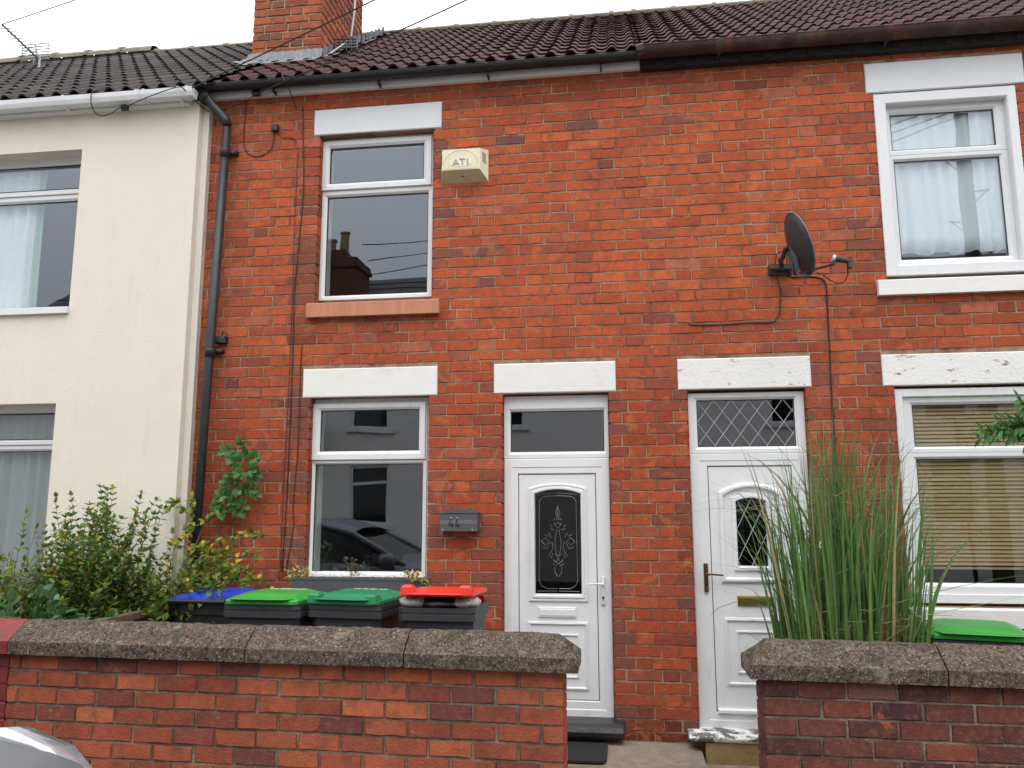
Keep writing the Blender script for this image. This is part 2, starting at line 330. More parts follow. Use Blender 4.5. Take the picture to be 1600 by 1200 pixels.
patch(M_brick, (.46,.36,.30), 30, .70, .76, .5, off=7, detail=3)
patch(M_brick, (.17,.065,.042), 13, .50, .68, .55, off=12, detail=8)      # burnt and weathered mottling
patch(M_brick, (.30,.105,.055), 34, .50, .66, .45, off=14, detail=4)
patch(M_gbrick, (.13,.055,.038), 12, .50, .68, .60, off=12, detail=8)
patch(M_gbrick, (.28,.11,.06), 34, .50, .66, .40, off=14, detail=4)
patch(M_gmortar, (.10,.085,.05), 9, .50, .62, .7, off=4)
patch(M_pvc, (.42,.40,.33), 9, .62, .80, .4, stretch=(1,1,.3), off=6)
patch(M_rust, (.14,.045,.02), 5, .55, .65, .7, off=2)
# ---------------------------------------------------------------- brick laying
PAL = [((.52,.106,.037),26),((.49,.098,.034),26),((.54,.118,.042),14),((.45,.088,.032),14),((.42,.095,.045),7),((.35,.086,.047),3),((.27,.078,.05),1.5),((.48,.135,.066),5),((.20,.076,.06),.6)]
def pick(rnd, pal):
    t = rnd.uniform(0, sum(p[1] for p in pal))
    for c, wt in pal:
        t -= wt
        if t <= 0: break
    k = rnd.uniform(.90, 1.10); return (c[0]*k*.95, c[1]*k*rnd.uniform(.96, 1.08), c[2]*k*1.10)
def lay(mb, u0, u1, w0, w1, holes, xf, rnd, pal=PAL, CH=.0786, phase=0, L=.230, H=.112, J=.0065, uoff=0, bond='flemish', deep=.1, slope=0, route=None, purple=True, jit=.0030):
    """bricks over u0..u1, w0..w1; holes=(a,b,c,d); xf(u,depth,w)->xyz"""
    k0 = int(math.floor((w0-phase)/CH))-1
    k = k0
    while phase+k*CH < w1:
        zb = phase+k*CH+J/2; zt = phase+(k+1)*CH-J/2; k += 1
        zb2, zt2 = max(zb, w0), min(zt, w1)
        if zt2-zb2 < .014: continue
        zm = (zb2+zt2)/2
        # spans
        spans = [(u0, u1)]
        for (a, b, c, d) in holes:
            if min(zt2, d)-max(zb2, c) < (.5 if (a, b, c, d) in LINTS else .08)*(zt2-zb2): continue
            ns_ = []
            for (s, e) in spans:
                if b <= s or a >= e: ns_.append((s, e)); continue
                if a > s: ns_.append((s, a))
                if b < e: ns_.append((b, e))
            spans = ns_
        # horizontal hole edges trimming
        Pd = (L+H+2*J) if bond == 'flemish' else (L+J)
        st = uoff + (Pd/2 if k % 2 else 0)+rnd.uniform(-.012, .012)*(1 if bond == 'flemish' else .5)
        i = math.floor((u0-st)/Pd)-1; u = st+i*Pd; seq = []
        while u < u1:
            if bond == 'flemish': seq.append((u, u+L)); seq.append((u+L+J, u+L+J+H))
            else: seq.append((u, u+L))
            u += Pd
        for (s, e) in spans:
            lst = []
            for a, b in seq:
                a2, b2 = max(a, s), min(b, e)
                if b2-a2 > 0.012: lst.append([a2, b2])
            if not lst: continue
            # merge slivers
            q = []
            for t in lst:
                if q and (t[1]-t[0] < .045): q[-1][1] = t[1]
                elif q and q[-1][1]-q[-1][0] < .045: q[-1][1] = t[1]
                else: q.append(t)
            if abs(q[0][0]-s) < .03: q[0][0] = s
            if abs(q[-1][1]-e) < .03: q[-1][1] = e
            for a, b in q:
                c = pick(rnd, pal)
                if purple: kz = (.84 if zm < 2.3 else .84+.16*min(1, (zm-2.3)/.6))*(1 if zm < 4.5 else .8); c = (c[0]*kz, c[1]*kz*(.88 if zm < 2.3 else .97), c[2]*kz*(.9 if zm < 2.3 else 1))  # lower courses dirtier; top courses have soot and eaves shade put into their colour
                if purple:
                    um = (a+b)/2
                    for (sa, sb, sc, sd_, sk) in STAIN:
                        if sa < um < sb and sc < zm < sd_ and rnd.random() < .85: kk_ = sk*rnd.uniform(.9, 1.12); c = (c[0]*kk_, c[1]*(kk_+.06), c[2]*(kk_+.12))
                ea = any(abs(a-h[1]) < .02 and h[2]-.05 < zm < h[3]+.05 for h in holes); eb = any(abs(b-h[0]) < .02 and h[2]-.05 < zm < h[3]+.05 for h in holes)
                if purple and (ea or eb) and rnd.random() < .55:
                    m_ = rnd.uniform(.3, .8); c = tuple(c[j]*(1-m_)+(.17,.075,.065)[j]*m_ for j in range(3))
                dz = .0022*noise.noise(Vector((a*1.3, zm*2, 7.7)))*2
                dj = rnd.uniform(-.0015, .0015)
                dep = deep if (ea or eb or abs(a-u0) < .01 or abs(b-u1) < .01) else .03
                j1 = rnd.uniform(-.003, .003) if not ea else 0
                j2 = rnd.uniform(-.003, .003) if not eb else 0
                if a <= u0+.001: j1 = 0
                if b >= u1-.001: j2 = 0
                aa, bb = a+j1, b+j2
                z0_, z1_ = zb2+dz, zt2+dz+rnd.uniform(-.0015, .0015)
                bv = rnd.uniform(.0030, .0055)
                # perimeter with mid points, jittered
                def ringp(ins, dpt, jj):
                    pts = []
                    xs = [aa+ins, aa+ins+(bb-aa-2*ins)*.33, aa+ins+(bb-aa-2*ins)*.68, bb-ins]
                    for x_ in xs: pts.append((x_, z0_+ins))
                    pts.append((bb-ins, (z0_+z1_)/2))
                    for x_ in reversed(xs): pts.append((x_, z1_-ins))
                    pts.append((aa+ins, (z0_+z1_)/2))
                    o = []
                    for (x_, z_) in pts:
                        x2 = x_+rnd.uniform(-jj, jj); z2 = z_+rnd.uniform(-jj, jj)
                        o.append(xf(x2, dpt, z2+slope*x2))
                    return o
                A = ringp(0, dep, 0); B = ringp(0, bv+dj*0+.0, jit*.6); C_ = ringp(bv, dj, jit)
                if rnd.random() < .06:   # chipped corner
                    ci = rnd.choice((0, 3, 5, 8)); p = Vector(C_[ci]); ctr = sum((Vector(t) for t in C_), Vector())/len(C_)
                    C_[ci] = tuple(p+(ctr-p)*.16)
                n = len(A); fs = []
                for r_ in range(2):
                    for i2 in range(n): fs.append((r_*n+i2, r_*n+(i2+1) % n, (r_+1)*n+(i2+1) % n, (r_+1)*n+i2))
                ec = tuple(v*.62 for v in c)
                tg = route((aa+bb)/2) if route else mb
                n0 = len(tg.v); tg.add(list(A)+list(B)+list(C_), fs[:n], c)
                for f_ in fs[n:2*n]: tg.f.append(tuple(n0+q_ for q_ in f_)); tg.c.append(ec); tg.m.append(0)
                tg.f.append(tuple(n0+2*n+i2 for i2 in range(n))); tg.c.append(c); tg.m.append(0)

def cutbox(mb, x0, x1, z0, z1, holes, y0, y1):
    """solid slab with rectangular holes (grid decomposition)"""
    xs = sorted(set([x0, x1]+[v for h in holes for v in h[:2] if x0 < v < x1])); zs = sorted(set([z0, z1]+[v for h in holes for v in h[2:] if z0 < v < z1]))
    def solid(i, j):
        if i < 0 or j < 0 or i >= len(xs)-1 or j >= len(zs)-1: return False
        cx, cz = (xs[i]+xs[i+1])/2, (zs[j]+zs[j+1])/2
        return not any(h[0] < cx < h[1] and h[2] < cz < h[3] for h in holes)
    for i in range(len(xs)-1):
        for j in range(len(zs)-1):
            if not solid(i, j): continue
            a, b, c, d = xs[i], xs[i+1], zs[j], zs[j+1]
            mb.poly([(a,y0,c),(b,y0,c),(b,y0,d),(a,y0,d)]); mb.poly([(b,y1,c),(a,y1,c),(a,y1,d),(b,y1,d)])
            if not solid(i-1, j): mb.poly([(a,y1,c),(a,y0,c),(a,y0,d),(a,y1,d)])
            if not solid(i+1, j): mb.poly([(b,y0,c),(b,y1,c),(b,y1,d),(b,y0,d)])
            if not solid(i, j-1): mb.poly([(a,y1,c),(b,y1,c),(b,y0,c),(a,y0,c)])
            if not solid(i, j+1): mb.poly([(a,y0,d),(b,y0,d),(b,y1,d),(a,y1,d)])

# ---------------------------------------------------------------- layout numbers
D = 5.70; DF = 5.775; DL = 5.59
SPLIT = .21; XL = -3.24; XR = 6.4; XLL = -9.0
def X_(r): return r*D
def zr(r, Y=D): return 1.5+r*Y
lint = dict(
 A=RR(D, (491,172.5), (691,157.5), (490,212.5), (690.5,200)),
 B=RR(D, (473,577), (684,571), (472.5,623), (684,617.5)),
 C=RR(D, (771,568), (962,563), (771,615), (962.5,611)),
 Dd=RR(D, (1057.5,561), (1267,555), (1059,610.5), (1268,605)),
 E=RR(D, (1375,553), None, (1379,604), None) if False else None,
 F=RR(D, (1349,100), (1598,82), (1352,147), (1600,131)))
zt_ = 1.5+.1837*D
def fixtop(r, top=zt_, bot=1.5+.1447*D): return (r[0], r[1], bot, top)
for k_ in ('B', 'C', 'Dd'): lint[k_] = fixtop(lint[k_])
exl = PX(1377, 575, D); lint['E'] = (exl, exl+(lint['F'][1]-lint['F'][0]), 1.5+.1440*D, zt_-.005)
holeA = (X_(-.3990), X_(-.2410), PZ(590, 470, D)-.004, lint['A'][2])
holeB = (X_(-.3998), X_(-.2424), PZ(600, 908, D)-.02, lint['B'][2])
holeC = (X_(-.1474), X_(-.0153), 0.10, lint['C'][2])
holeD = (X_(.0812), X_(.2196), 0.06, lint['Dd'][2])
fw_ = X_(.4875)-X_(.3225)
holeF = (X_(.3228), X_(.3228)+fw_, PZ(1400, 434, D), lint['F'][2])
holeE = (X_(.3213), X_(.3213)+fw_, PZ(1425, 944, D)-.0, lint['E'][2])
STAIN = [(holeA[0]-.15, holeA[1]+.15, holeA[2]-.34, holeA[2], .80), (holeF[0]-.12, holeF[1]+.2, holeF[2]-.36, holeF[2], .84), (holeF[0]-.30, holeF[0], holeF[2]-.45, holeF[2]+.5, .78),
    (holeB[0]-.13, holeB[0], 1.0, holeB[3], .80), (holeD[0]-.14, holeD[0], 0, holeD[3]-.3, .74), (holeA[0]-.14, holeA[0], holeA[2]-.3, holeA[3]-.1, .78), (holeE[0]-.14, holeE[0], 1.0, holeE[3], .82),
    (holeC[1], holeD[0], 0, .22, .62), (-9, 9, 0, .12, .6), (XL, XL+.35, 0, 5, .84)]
HOLES = [holeA, holeB, holeC, holeD, holeE, holeF]
LINTS = [lint[k] for k in 'A B C Dd E F'.split()]
EAVE = 1.5+3.29
def topz(x): return EAVE

# ================================================================= HOUSES
h44 = thing('terraced_house', (-1.5, D, 0), 'red brick terraced house with black gutter, white fascia and the number 44 post box', 'house', 'houses of the terrace')
hR = thing('terraced_house', (2.5, D, 0), 'red brick terraced house with rusty gutter, diamond leaded door and tan blind behind its window', 'house', 'houses of the terrace')
hL = thing('terraced_house', (-5, DL, 0), 'cream rendered terraced house with white gutter at the left', 'house', 'houses of the terrace')

def xf_front(u, d, w_): return (u, D+d, w_)
R1 = random.Random(5)
zphase = 1.5+(-.2398)*D
mA, mB_ = MB(), MB()
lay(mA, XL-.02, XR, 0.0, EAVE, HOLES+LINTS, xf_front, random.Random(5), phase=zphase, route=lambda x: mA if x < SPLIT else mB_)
for house, mb_, xa, xb in ((h44, mA, XL-.02, SPLIT), (hR, mB_, SPLIT, XR)):
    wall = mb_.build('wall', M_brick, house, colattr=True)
    mb = MB()
    ex = [(h[0]-.012, h[1]+.012, h[2]-.012, h[3]+.0) for h in HOLES]
    cutbox(mb, xa, xb, -.3, EAVE+.05, [h for h in ex if h[0] > xa-.1 and h[1] < xb+.2], D+.0035, D+.24)
    mb.build('mortar', M_mortar, wall)

def slab(name, r, Y, dep, m, house, b=.006, proud=.004, smooth=False, lab=None, rnd=random.Random(2)):
    mb = MB(); x0, x1, z0, z1 = r
    # front grid for a slightly uneven worn face
    nx = 14; fr = []
    def e(t): return .0025*noise.noise(Vector((t*9, r[0]*5, 2)))
    mb.rbox(x0+.003, x1-.003, Y-proud, Y+dep, z0+.003, z1-.003, b, jit=.0015, rnd=rnd)
    o = mb.build(name, m, house)
    if lab: o['label'] = lab
    return o
slab('lintel', lint['A'], D, .12, M_paintg, h44)
slab('lintel', lint['B'], D, .12, M_paint, h44)
slab('lintel', lint['C'], D, .12, M_paint, h44)
slab('lintel', lint['Dd'], D, .12, M_peel, hR, lab='white painted lintel with flaking paint over the leaded door')
slab('lintel', lint['E'], D, .12, M_peel, hR)
slab('lintel', lint['F'], D, .12, M_paintg, hR, proud=.01)

def ringm(mb, o, i, prof):
    ox0, ox1, oz0, oz1 = o; ix0, ix1, iz0, iz1 = i; loops = []
    for t, y in prof:
        a, b, c, d = ox0+(ix0-ox0)*t, ox1+(ix1-ox1)*t, oz0+(iz0-oz0)*t, oz1+(iz1-oz1)*t
        loops.append([(a,y,c),(b,y,c),(b,y,d),(a,y,d)])
    mb.sweep(loops)
def fprof(Y, proud=0, dep=.06): return [(0, Y+dep), (0, Y-proud+.003), (.04, Y-proud), (.62, Y-proud), (.70, Y-proud+.002), (.97, Y-proud+.014), (1, Y-proud+.018), (1, Y+dep)]
def pane(mb, r, Y, t=.005):
    x0, x1, z0, z1 = r; e = .006; mb.box(x0-e, x1+e, Y, Y+t, z0-e, z1+e)
def gasket(mb, r, Y):
    x0, x1, z0, z1 = r; ringm(mb, (x0-.004, x1+.004, z0-.004, z1+.004), (x0+.004, x1-.004, z0+.004, z1-.004), [(0, Y+.01), (0, Y), (1, Y), (1, Y+.01)])
M_gasket = mat('gasket', (.02,.02,.02), rough=.6)

def window2(house, outer, tz, up, lo, Y, m=M_pvc, gm=M_glass, sash=.018, label=None, beadL=False):
    """two-light window: opening top light and fixed lower light"""
    ox0, ox1, oz0, oz1 = outer; mb = MB()
    ringm(mb, (ox0, ox1, oz0, tz-.0005), lo, fprof(Y))
    ringm(mb, (ox0, ox1, tz+.0005, oz1), (up[0]-.012, up[1]+.012, up[2]-.012, up[3]+.012), [(0, Y+.06), (0, Y+.003), (.04, Y), (1, Y), (1, Y+.06)])
    wnd = mb.build('window', m, house)
    if label: wnd['label'] = label
    mb = MB(); e = .012
    ringm(mb, (ox0+e, ox1-e, tz+.004, oz1-e), up, fprof(Y, sash, .05)); mb.build('opening_light', m, wnd)
    mb = MB(); pane(mb, up, Y+.015); mb.build('pane', gm, wnd)
    mb = MB(); pane(mb, lo, Y+.028); mb.build('pane', gm, wnd)
    mb = MB(); gasket(mb, up, Y-.001); gasket(mb, lo, Y+.0165); mb.build('gasket', M_gasket, wnd)
    return wnd

Y = DF
oA = RR(Y, (503.5,220), (677.5,211), (494.5,470.5), (674.5,462.5))
upA = RR(Y, (516.7,232), (663,224.5), (515,287.5), (662,279.5)); loA = RR(Y, (510,307.5), (669.5,300), (507.5,462), (665.5,456))
wA = window2(h44, oA, PZ(590, 295, Y), upA, loA, Y)
oB = RR(Y, (489.5,629.5), (668.5,625.5), (474.8,895), (664.5,893)); oB = (oB[0], oB[1], holeB[2]+.02, oB[3])
upB = RR(Y, (502.5,642), (655.5,639), (499.5,705.7), (654,703.7)); loB = RR(Y, (492.5,725.7), (660.7,724.5), (486,891), (657,891)); loB = (loB[0], loB[1], oB[2]+.06, loB[3])
wB = window2(h44, oB, PZ(580, 719, Y), upB, loB, Y)
# packers between lintel and frames
for o_, hh, m_ in ((oA, holeA, h44), (oB, holeB, h44)):
    mb = MB(); mb.box(hh[0], hh[1], Y+.012, Y+.05, o_[3]+.001, hh[3]+.01); mb.box(o_[1]+.001, hh[1]+.004, Y+.01, Y+.05, o_[2], o_[3]+.001); mb.box(hh[0]-.004, o_[0]-.001, Y+.02, Y+.05, o_[2], o_[3]+.001)
    mb.build('frame_packer', M_pvcd, m_)
# sills
def sill(house, x0, x1, z0, z1, proud, m, Y=D, lab=None):
    mb = MB(); b = .004
    mb.prism([(Y-proud, z0), (Y-proud, z1-.006), (Y-proud+.006, z1), (Y+.085, z1+.012), (Y+.085, z0)], x0, x1, 'x')
    o = mb.build('sill', m, house)
    if lab: o['label'] = lab
    return o
sY = D-.05
sill(h44, PX(478, 484, sY), PX(685, 476, sY), PZ(580, 492, sY), PZ(580, 470, sY), .05, M_terra, lab='terracotta coloured window sill')
sill(h44, PX(470, 920, sY), PX(662, 920, sY), PZ(570, 935, sY), PZ(570, 912, sY), .05, M_paint)
sYF = D-.045
sx0 = PX(1373, 448, sYF); sw = fw_+.11
sill(hR, sx0, sx0+sw, PZ(1480, 457, sYF), PZ(1480, 433, sYF), .045, M_paint)
sx0 = PX(1419, 965, sYF)
sill(hR, sx0, sx0+sw, PZ(1500, 981, sYF), PZ(1500, 952, sYF), .045, M_paint)

# ---- window F (boxed frame with recessed lights)
YF = 5.70
oF = (holeF[0]-.004, holeF[1], PZ(1400, 431, YF), PZ(1460, 142, YF)); inF = (PX(1383.5,160,YF+.0), oF[1]-.063, oF[2]+.075, PZ(1475,157,YF))
mb = MB(); ringm(mb, oF, inF, [(0, YF+.12), (0, YF-.004), (.05, YF-.008), (.9, YF-.008), (1, YF), (1, YF+.12)])
mb.box(holeF[0], holeF[1], YF+.02, YF+.1, oF[3], holeF[3]+.01)
wF = mb.build('window', M_pvc, hR)
Yf = YF+.05
upF = RR(Yf, (1391,180), (1552.5,168), (1395,234), (1558,225)); loF = RR(Yf, (1397.5,252.5), (1560,242.5), (1410,406), (1580.5,397.5))
tzF = (upF[2]+loF[3])/2
mb = MB(); ringm(mb, (inF[0], inF[1], tzF, inF[3]), upF, fprof(Yf, 0, .05)); ringm(mb, (inF[0], inF[1], inF[2], tzF-.001), loF, fprof(Yf, 0, .05)); mb.build('opening_light', M_pvc, wF)
mb = MB(); pane(mb, upF, Yf+.028); mb.build('pane', M_glass, wF); mb = MB(); pane(mb, loF, Yf+.028); mb.build('pane', M_glass, wF)
mb = MB(); gasket(mb, upF, Yf+.0165); gasket(mb, loF, Yf+.0165); mb.build('gasket', M_gasket, wF)
# ---- window E
YE = 5.72
oE = (holeE[0]-.002, holeE[1], holeE[2]+.0, PZ(1500, 608, YE)+.0); oE = (oE[0], oE[1], PZ(1440, 942, YE), PZ(1500, 606, YE))
inE = (PX(1412, 640, YE), oE[1]-.06, oE[2]+.06, PZ(1500, 619, YE))
mb = MB(); ringm(mb, oE, inE, [(0, YE+.1), (0, YE), (.05, YE-.004), (.9, YE-.004), (1, YE+.006), (1, YE+.1)])
wE = mb.build('window', M_pvc, hR)
Ye = YE+.02
HEADE = 0
upE = (PX(1427, 650, Ye), inE[1]-.05, PZ(1500, 697, Ye), PZ(1500, 631.5, Ye)); loE = (PX(1436, 760, Ye), inE[1]-.05, PZ(1500, 911, Ye), PZ(1500, 716.5, Ye))
tzE = (upE[2]+loE[3])/2
mb = MB(); ringm(mb, (inE[0], inE[1], tzE, inE[3]), upE, fprof(Ye, 0, .05)); ringm(mb, (inE[0], inE[1], inE[2], tzE-.001), loE, fprof(Ye, 0, .05)); mb.build('opening_light', M_pvc, wE)
mb = MB(); pane(mb, upE, Ye+.028); mb.build('pane', M_glass2, wE); mb = MB(); pane(mb, loE, Ye+.028); mb.build('pane', M_glass2, wE)
mb = MB(); gasket(mb, upE, Ye+.0165); gasket(mb, loE, Ye+.0165); mb.build('gasket', M_gasket, wE)

# ---- rooms behind the windows and doors
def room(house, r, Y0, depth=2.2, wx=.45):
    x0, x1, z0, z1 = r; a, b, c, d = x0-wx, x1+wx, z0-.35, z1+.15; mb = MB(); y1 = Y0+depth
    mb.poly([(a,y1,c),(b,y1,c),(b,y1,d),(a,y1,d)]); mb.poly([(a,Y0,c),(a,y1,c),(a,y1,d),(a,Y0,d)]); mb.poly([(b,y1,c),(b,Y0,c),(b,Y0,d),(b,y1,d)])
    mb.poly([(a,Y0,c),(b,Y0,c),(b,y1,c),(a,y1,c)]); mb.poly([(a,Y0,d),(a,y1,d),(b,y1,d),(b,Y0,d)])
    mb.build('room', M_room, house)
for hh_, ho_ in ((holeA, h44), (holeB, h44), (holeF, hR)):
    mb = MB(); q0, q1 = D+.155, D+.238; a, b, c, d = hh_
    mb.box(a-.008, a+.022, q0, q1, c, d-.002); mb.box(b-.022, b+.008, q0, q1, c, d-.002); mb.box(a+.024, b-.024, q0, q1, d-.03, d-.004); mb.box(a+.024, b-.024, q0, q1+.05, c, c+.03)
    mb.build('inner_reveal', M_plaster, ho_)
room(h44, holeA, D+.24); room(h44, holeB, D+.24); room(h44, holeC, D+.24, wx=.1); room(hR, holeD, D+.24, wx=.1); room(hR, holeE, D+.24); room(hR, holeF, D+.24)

# ---- doors
def arch(cx0, cx1, z0, zs, zc, n=14):
    """outline: bottom-left, bottom-right, right spring, arc..., left spring"""
    pts = [(cx0, z0), (cx1, z0)]; wd = (cx1-cx0)/2; s = max(zc-zs, 1e-4); R_ = (wd*wd+s*s)/(2*s); cz = zc-R_; cx = (cx0+cx1)/2
    a0 = math.asin(min(1, wd/R_))
    for i in range(n+1):
        a = a0-2*a0*i/n; pts.append((cx+R_*math.sin(a), cz+R_*math.cos(a)))
    return pts
def arch_ring(mb, base, prof):
    x0, x1, z0, zs, zc = base
    mb.sweep([[(p[0], y, p[1]) for p in arch(x0+i, x1-i, z0+i, zs-i, zc-i)] for i, y in prof])
def mould(mb, r, Y, w_=.028, h=.012):
    x0, x1, z0, z1 = r; prof = [(0, 0), (.2, h*.7), (.4, h*.5), (.55, h), (.8, h*.9), (1, 0)]
    loops = []
    for t, hh in prof:
        i = t*w_; loops.append([(x0+i, Y-hh, z0+i), (x1-i, Y-hh, z0+i), (x1-i, Y-hh, z1-i), (x0+i, Y-hh, z1-i)])
    mb.sweep(loops)
def door(house, outer, trz, fan, leaf, Y, glz, moulds, extra=None, m=M_pvc, gm=M_dkglass, head=0):
    ox0, ox1, oz0, oz1 = outer
    mb = MB()
    if head: mb.box(ox0, ox1, Y+.01, Y+.06, oz1+.001, oz1+head)
    ringm(mb, (ox0, ox1, trz[1], oz1), fan, fprof(Y)); 
    ringm(mb, (ox0, ox1, oz0, trz[1]-.001), (leaf[0]-.004, leaf[1]+.004, leaf[2]-.004, leaf[3]+.004), [(0, Y+.06), (0, Y+.003), (.05, Y), (.55, Y), (.6, Y+.004), (.95, Y+.004), (1, Y+.008), (1, Y+.06)])
    dr = mb.build('door', m, house)
    mb = MB(); pane(mb, fan, Y+.028); mb.build('fanlight', M_glass, dr)
    mb = MB(); gasket(mb, fan, Y+.0165); ringm(mb, (leaf[0]-.005, leaf[1]+.005, leaf[2]-.005, leaf[3]+.005), (leaf[0]+.006, leaf[1]-.006, leaf[2]+.006, leaf[3]-.006), [(0, Y+.03), (1, Y+.03)]); mb.build('gasket', M_gasket, dr)
    Yl = Y+.012
    # leaf: slab with arched hole
    g = arch(*glz); mb = MB()
    lx0, lx1, lz0, lz1 = leaf; lx0 += .002; lx1 -= .002; lz0 += .002; lz1 -= .002
    gx0, gx1, gz0, gzs, gzc = glz
    mb.poly([(lx0,Yl,lz0),(lx1,Yl,lz0),(lx1,Yl,gz0),(gx1,Yl,gz0),(gx0,Yl,gz0),(lx0,Yl,gz0)])
    mb.poly([(lx0,Yl,gz0),(gx0,Yl,gz0),(gx0,Yl,gzs),(lx0,Yl,gzs)]); mb.poly([(gx1,Yl,gz0),(lx1,Yl,gz0),(lx1,Yl,gzs),(gx1,Yl,gzs)])
    top = g[2:]  # from right spring to left spring
    n = len(top)
    for i in range(n-1):
        a, b = top[i], top[i+1]; ta = lx1+(lx0-lx1)*i/(n-1); tb = lx1+(lx0-lx1)*(i+1)/(n-1)
        mb.poly([(a[0],Yl,a[1]),(ta,Yl,lz1),(tb,Yl,lz1),(b[0],Yl,b[1])])
    mb.poly([(gx1,Yl,gzs),(lx1,Yl,gzs),(lx1,Yl,lz1)]); mb.poly([(lx0,Yl,gzs),(gx0,Yl,gzs),(lx0,Yl,lz1)])
    ringm(mb, (lx0, lx1, lz0, lz1), (lx0, lx1, lz0, lz1), [(0, Yl), (0, Yl+.045)])
    for r_ in moulds: mould(mb, r_[0], Yl, *(r_[1:]))
    if extra: extra(mb, Yl)
    lf = mb.build('door_leaf', m, dr)
    return dr, lf, Yl
# door of number 44
Yd = 5.755
Yl = Yd+.012
oC = RR(Yd, (789,631), (951,629), None, (959,1128)); oC = (holeC[0]+.002, oC[1], PZ(950, 1128, Yd), oC[3])
fanC = RR(Yd, (797.5,643), (943,641), (798,705), (944.5,706)); leafC = RR(Yd, (811,741), (931,741), (810.5,987), (935,1094.5)); leafC = (leafC[0], leafC[1], PZ(900, 1094, Yd), PZ(871, 741, Yd))
glC = RR(Yl, (835,771), (908,770), (835,927), (909.5,928)); glC5 = (glC[0], glC[1], glC[2], glC[3]-.004, PZ(871, 765, Yl))
muC = [(RR(Yl, (824.5,971), (920,975), None, None) if False else (PX(825,1000,Yl), PX(920,1000,Yl), PZ(900,1079,Yl), PZ(870,971,Yl)), .022, .012),
       ((PX(839.5,1000,Yl), PX(904.5,1000,Yl), PZ(890,1060,Yl), PZ(870,990,Yl)), .014, .010)]
def exC(mb, Yl):
    arch_ring(mb, (PX(826,850,Yl), PX(918,850,Yl), PZ(870,940,Yl), PZ(870,762,Yl), PZ(871,755,Yl)), [(0, Yl), (.003, Yl-.010), (.012, Yl-.012), (.016, Yl-.006), (.024, Yl-.006), (.028, Yl-.016), (.040, Yl-.016), (.046, Yl+.006), (.046, Yl+.02)])
drC, lfC, Yl = door(h44, oC, (0, PZ(871, 716, Yd)), fanC, leafC, Yd, glC5, muC, exC, head=PZ(871, 618, Yd)-oC[3])
mb = MB(); pts = arch(glC5[0]-.01, glC5[1]+.01, glC5[2]-.01, glC5[3], glC5[4]+.01); mb.prism([(a, b) for a, b in pts], Yl+.012, Yl+.018); mb.build('glazed_panel', M_dkglass, drC)
# lead / bevel ornament on the glass
mb = MB(); cxg = (glC5[0]+glC5[1])/2; Yg = Yl+.010
def gp(px, py): return P(px, py, Yg)
def orn(pts, r=.0016, mir=True):
    w_ = [gp(*p) for p in pts]; mb.tube(w_, r, 5)
    if mir: mb.tube([Vector((2*cxg-p.x, p.y, p.z)) for p in w_], r, 5)
def pz2(x, y): return (810+x/5, 740+y/5)
for pl in ([(155,168),(200,158),(250,155),(308,152)], [(165,215),(180,190),(205,178),(308,172)], [(163,220),(163,835)], [(163,835),(180,875),(225,898),(308,898)], [(150,918),(308,918)],
           [(308,250),(290,300),(300,345)], [(308,250),(308,345)], [(275,365),(290,350),(308,360)], [(275,385),(290,395),(308,378)], [(245,400),(262,412),(250,430),(280,440)],
           [(285,395),(300,420),(308,425)], [(200,475),(225,490),(240,462),(255,500)], [(180,528),(210,500),(240,528),(210,560),(180,528)], [(190,575),(225,585),(245,540),(265,540)],
           [(265,540),(270,580),(262,600),(240,640),(258,660),(268,620)], [(300,440),(285,530),(292,600),(308,655)], [(308,640),(295,640),(285,620)], [(270,670),(285,690),(308,700)], [(268,700),(290,720),(308,700)], [(285,730),(285,770),(308,805)], [(300,660),(330,690),(345,675)]):
    orn([pz2(*p) for p in pl])
for c_ in ((163,218),(163,530),(163,835)):
    for sx_ in (1, -1):
        g = gp(*pz2(*c_)); x_ = g.x if sx_ > 0 else 2*cxg-g.x; mb.tube([(x_, Yg-.002, g.z), (x_, Yg+.002, g.z)], .004, 8)
mb.build('leaded_ornament', M_cane, drC)
# letter plate, handle
mb = MB(); r_ = (PX(841.5,956,Yl), PX(901,956,Yl), PZ(870,965,Yl), PZ(870,948.5,Yl)); mb.rbox(r_[0], r_[1], Yl-.010, Yl+.002, r_[2], r_[3], .004); mb.rbox(r_[0]+.012, r_[1]-.012, Yl-.014, Yl-.009, r_[2]+.012, r_[3]-.012, .003); mb.build('letter_plate', M_pvc, drC)
def handle(dr, x0, x1, z0, z1, Yh, dirn, m, zl, ln=.11):
    mb = MB(); mb.rbox(x0, x1, Yh-.012, Yh, z0, z1, .004); xc = (x0+x1)/2
    mb.tube([(xc, Yh-.005, zl), (xc, Yh-.045, zl)], .009, 10); mb.tube([(xc, Yh-.045, zl), (xc+dirn*.03, Yh-.05, zl+.002), (xc+dirn*ln, Yh-.045, zl-.003)], .008, 8, r2=.006)
    h = mb.build('handle', m, dr); mb = MB(); zk = z0+(z1-z0)*.27; mb.tube([(xc, Yh-.016, zk), (xc, Yh-.01, zk)], .008, 10); mb.box(xc-.003, xc+.003, Yh-.016, Yh-.01, zk-.02, zk); mb.build('keyhole', M_black, dr)
handle(drC, PX(939.3,925,Yd), PX(945.5,925,Yd), PZ(942,945,Yd), PZ(942,901,Yd), Yd-.001, -1, M_pvcd, PZ(942,912,Yd))
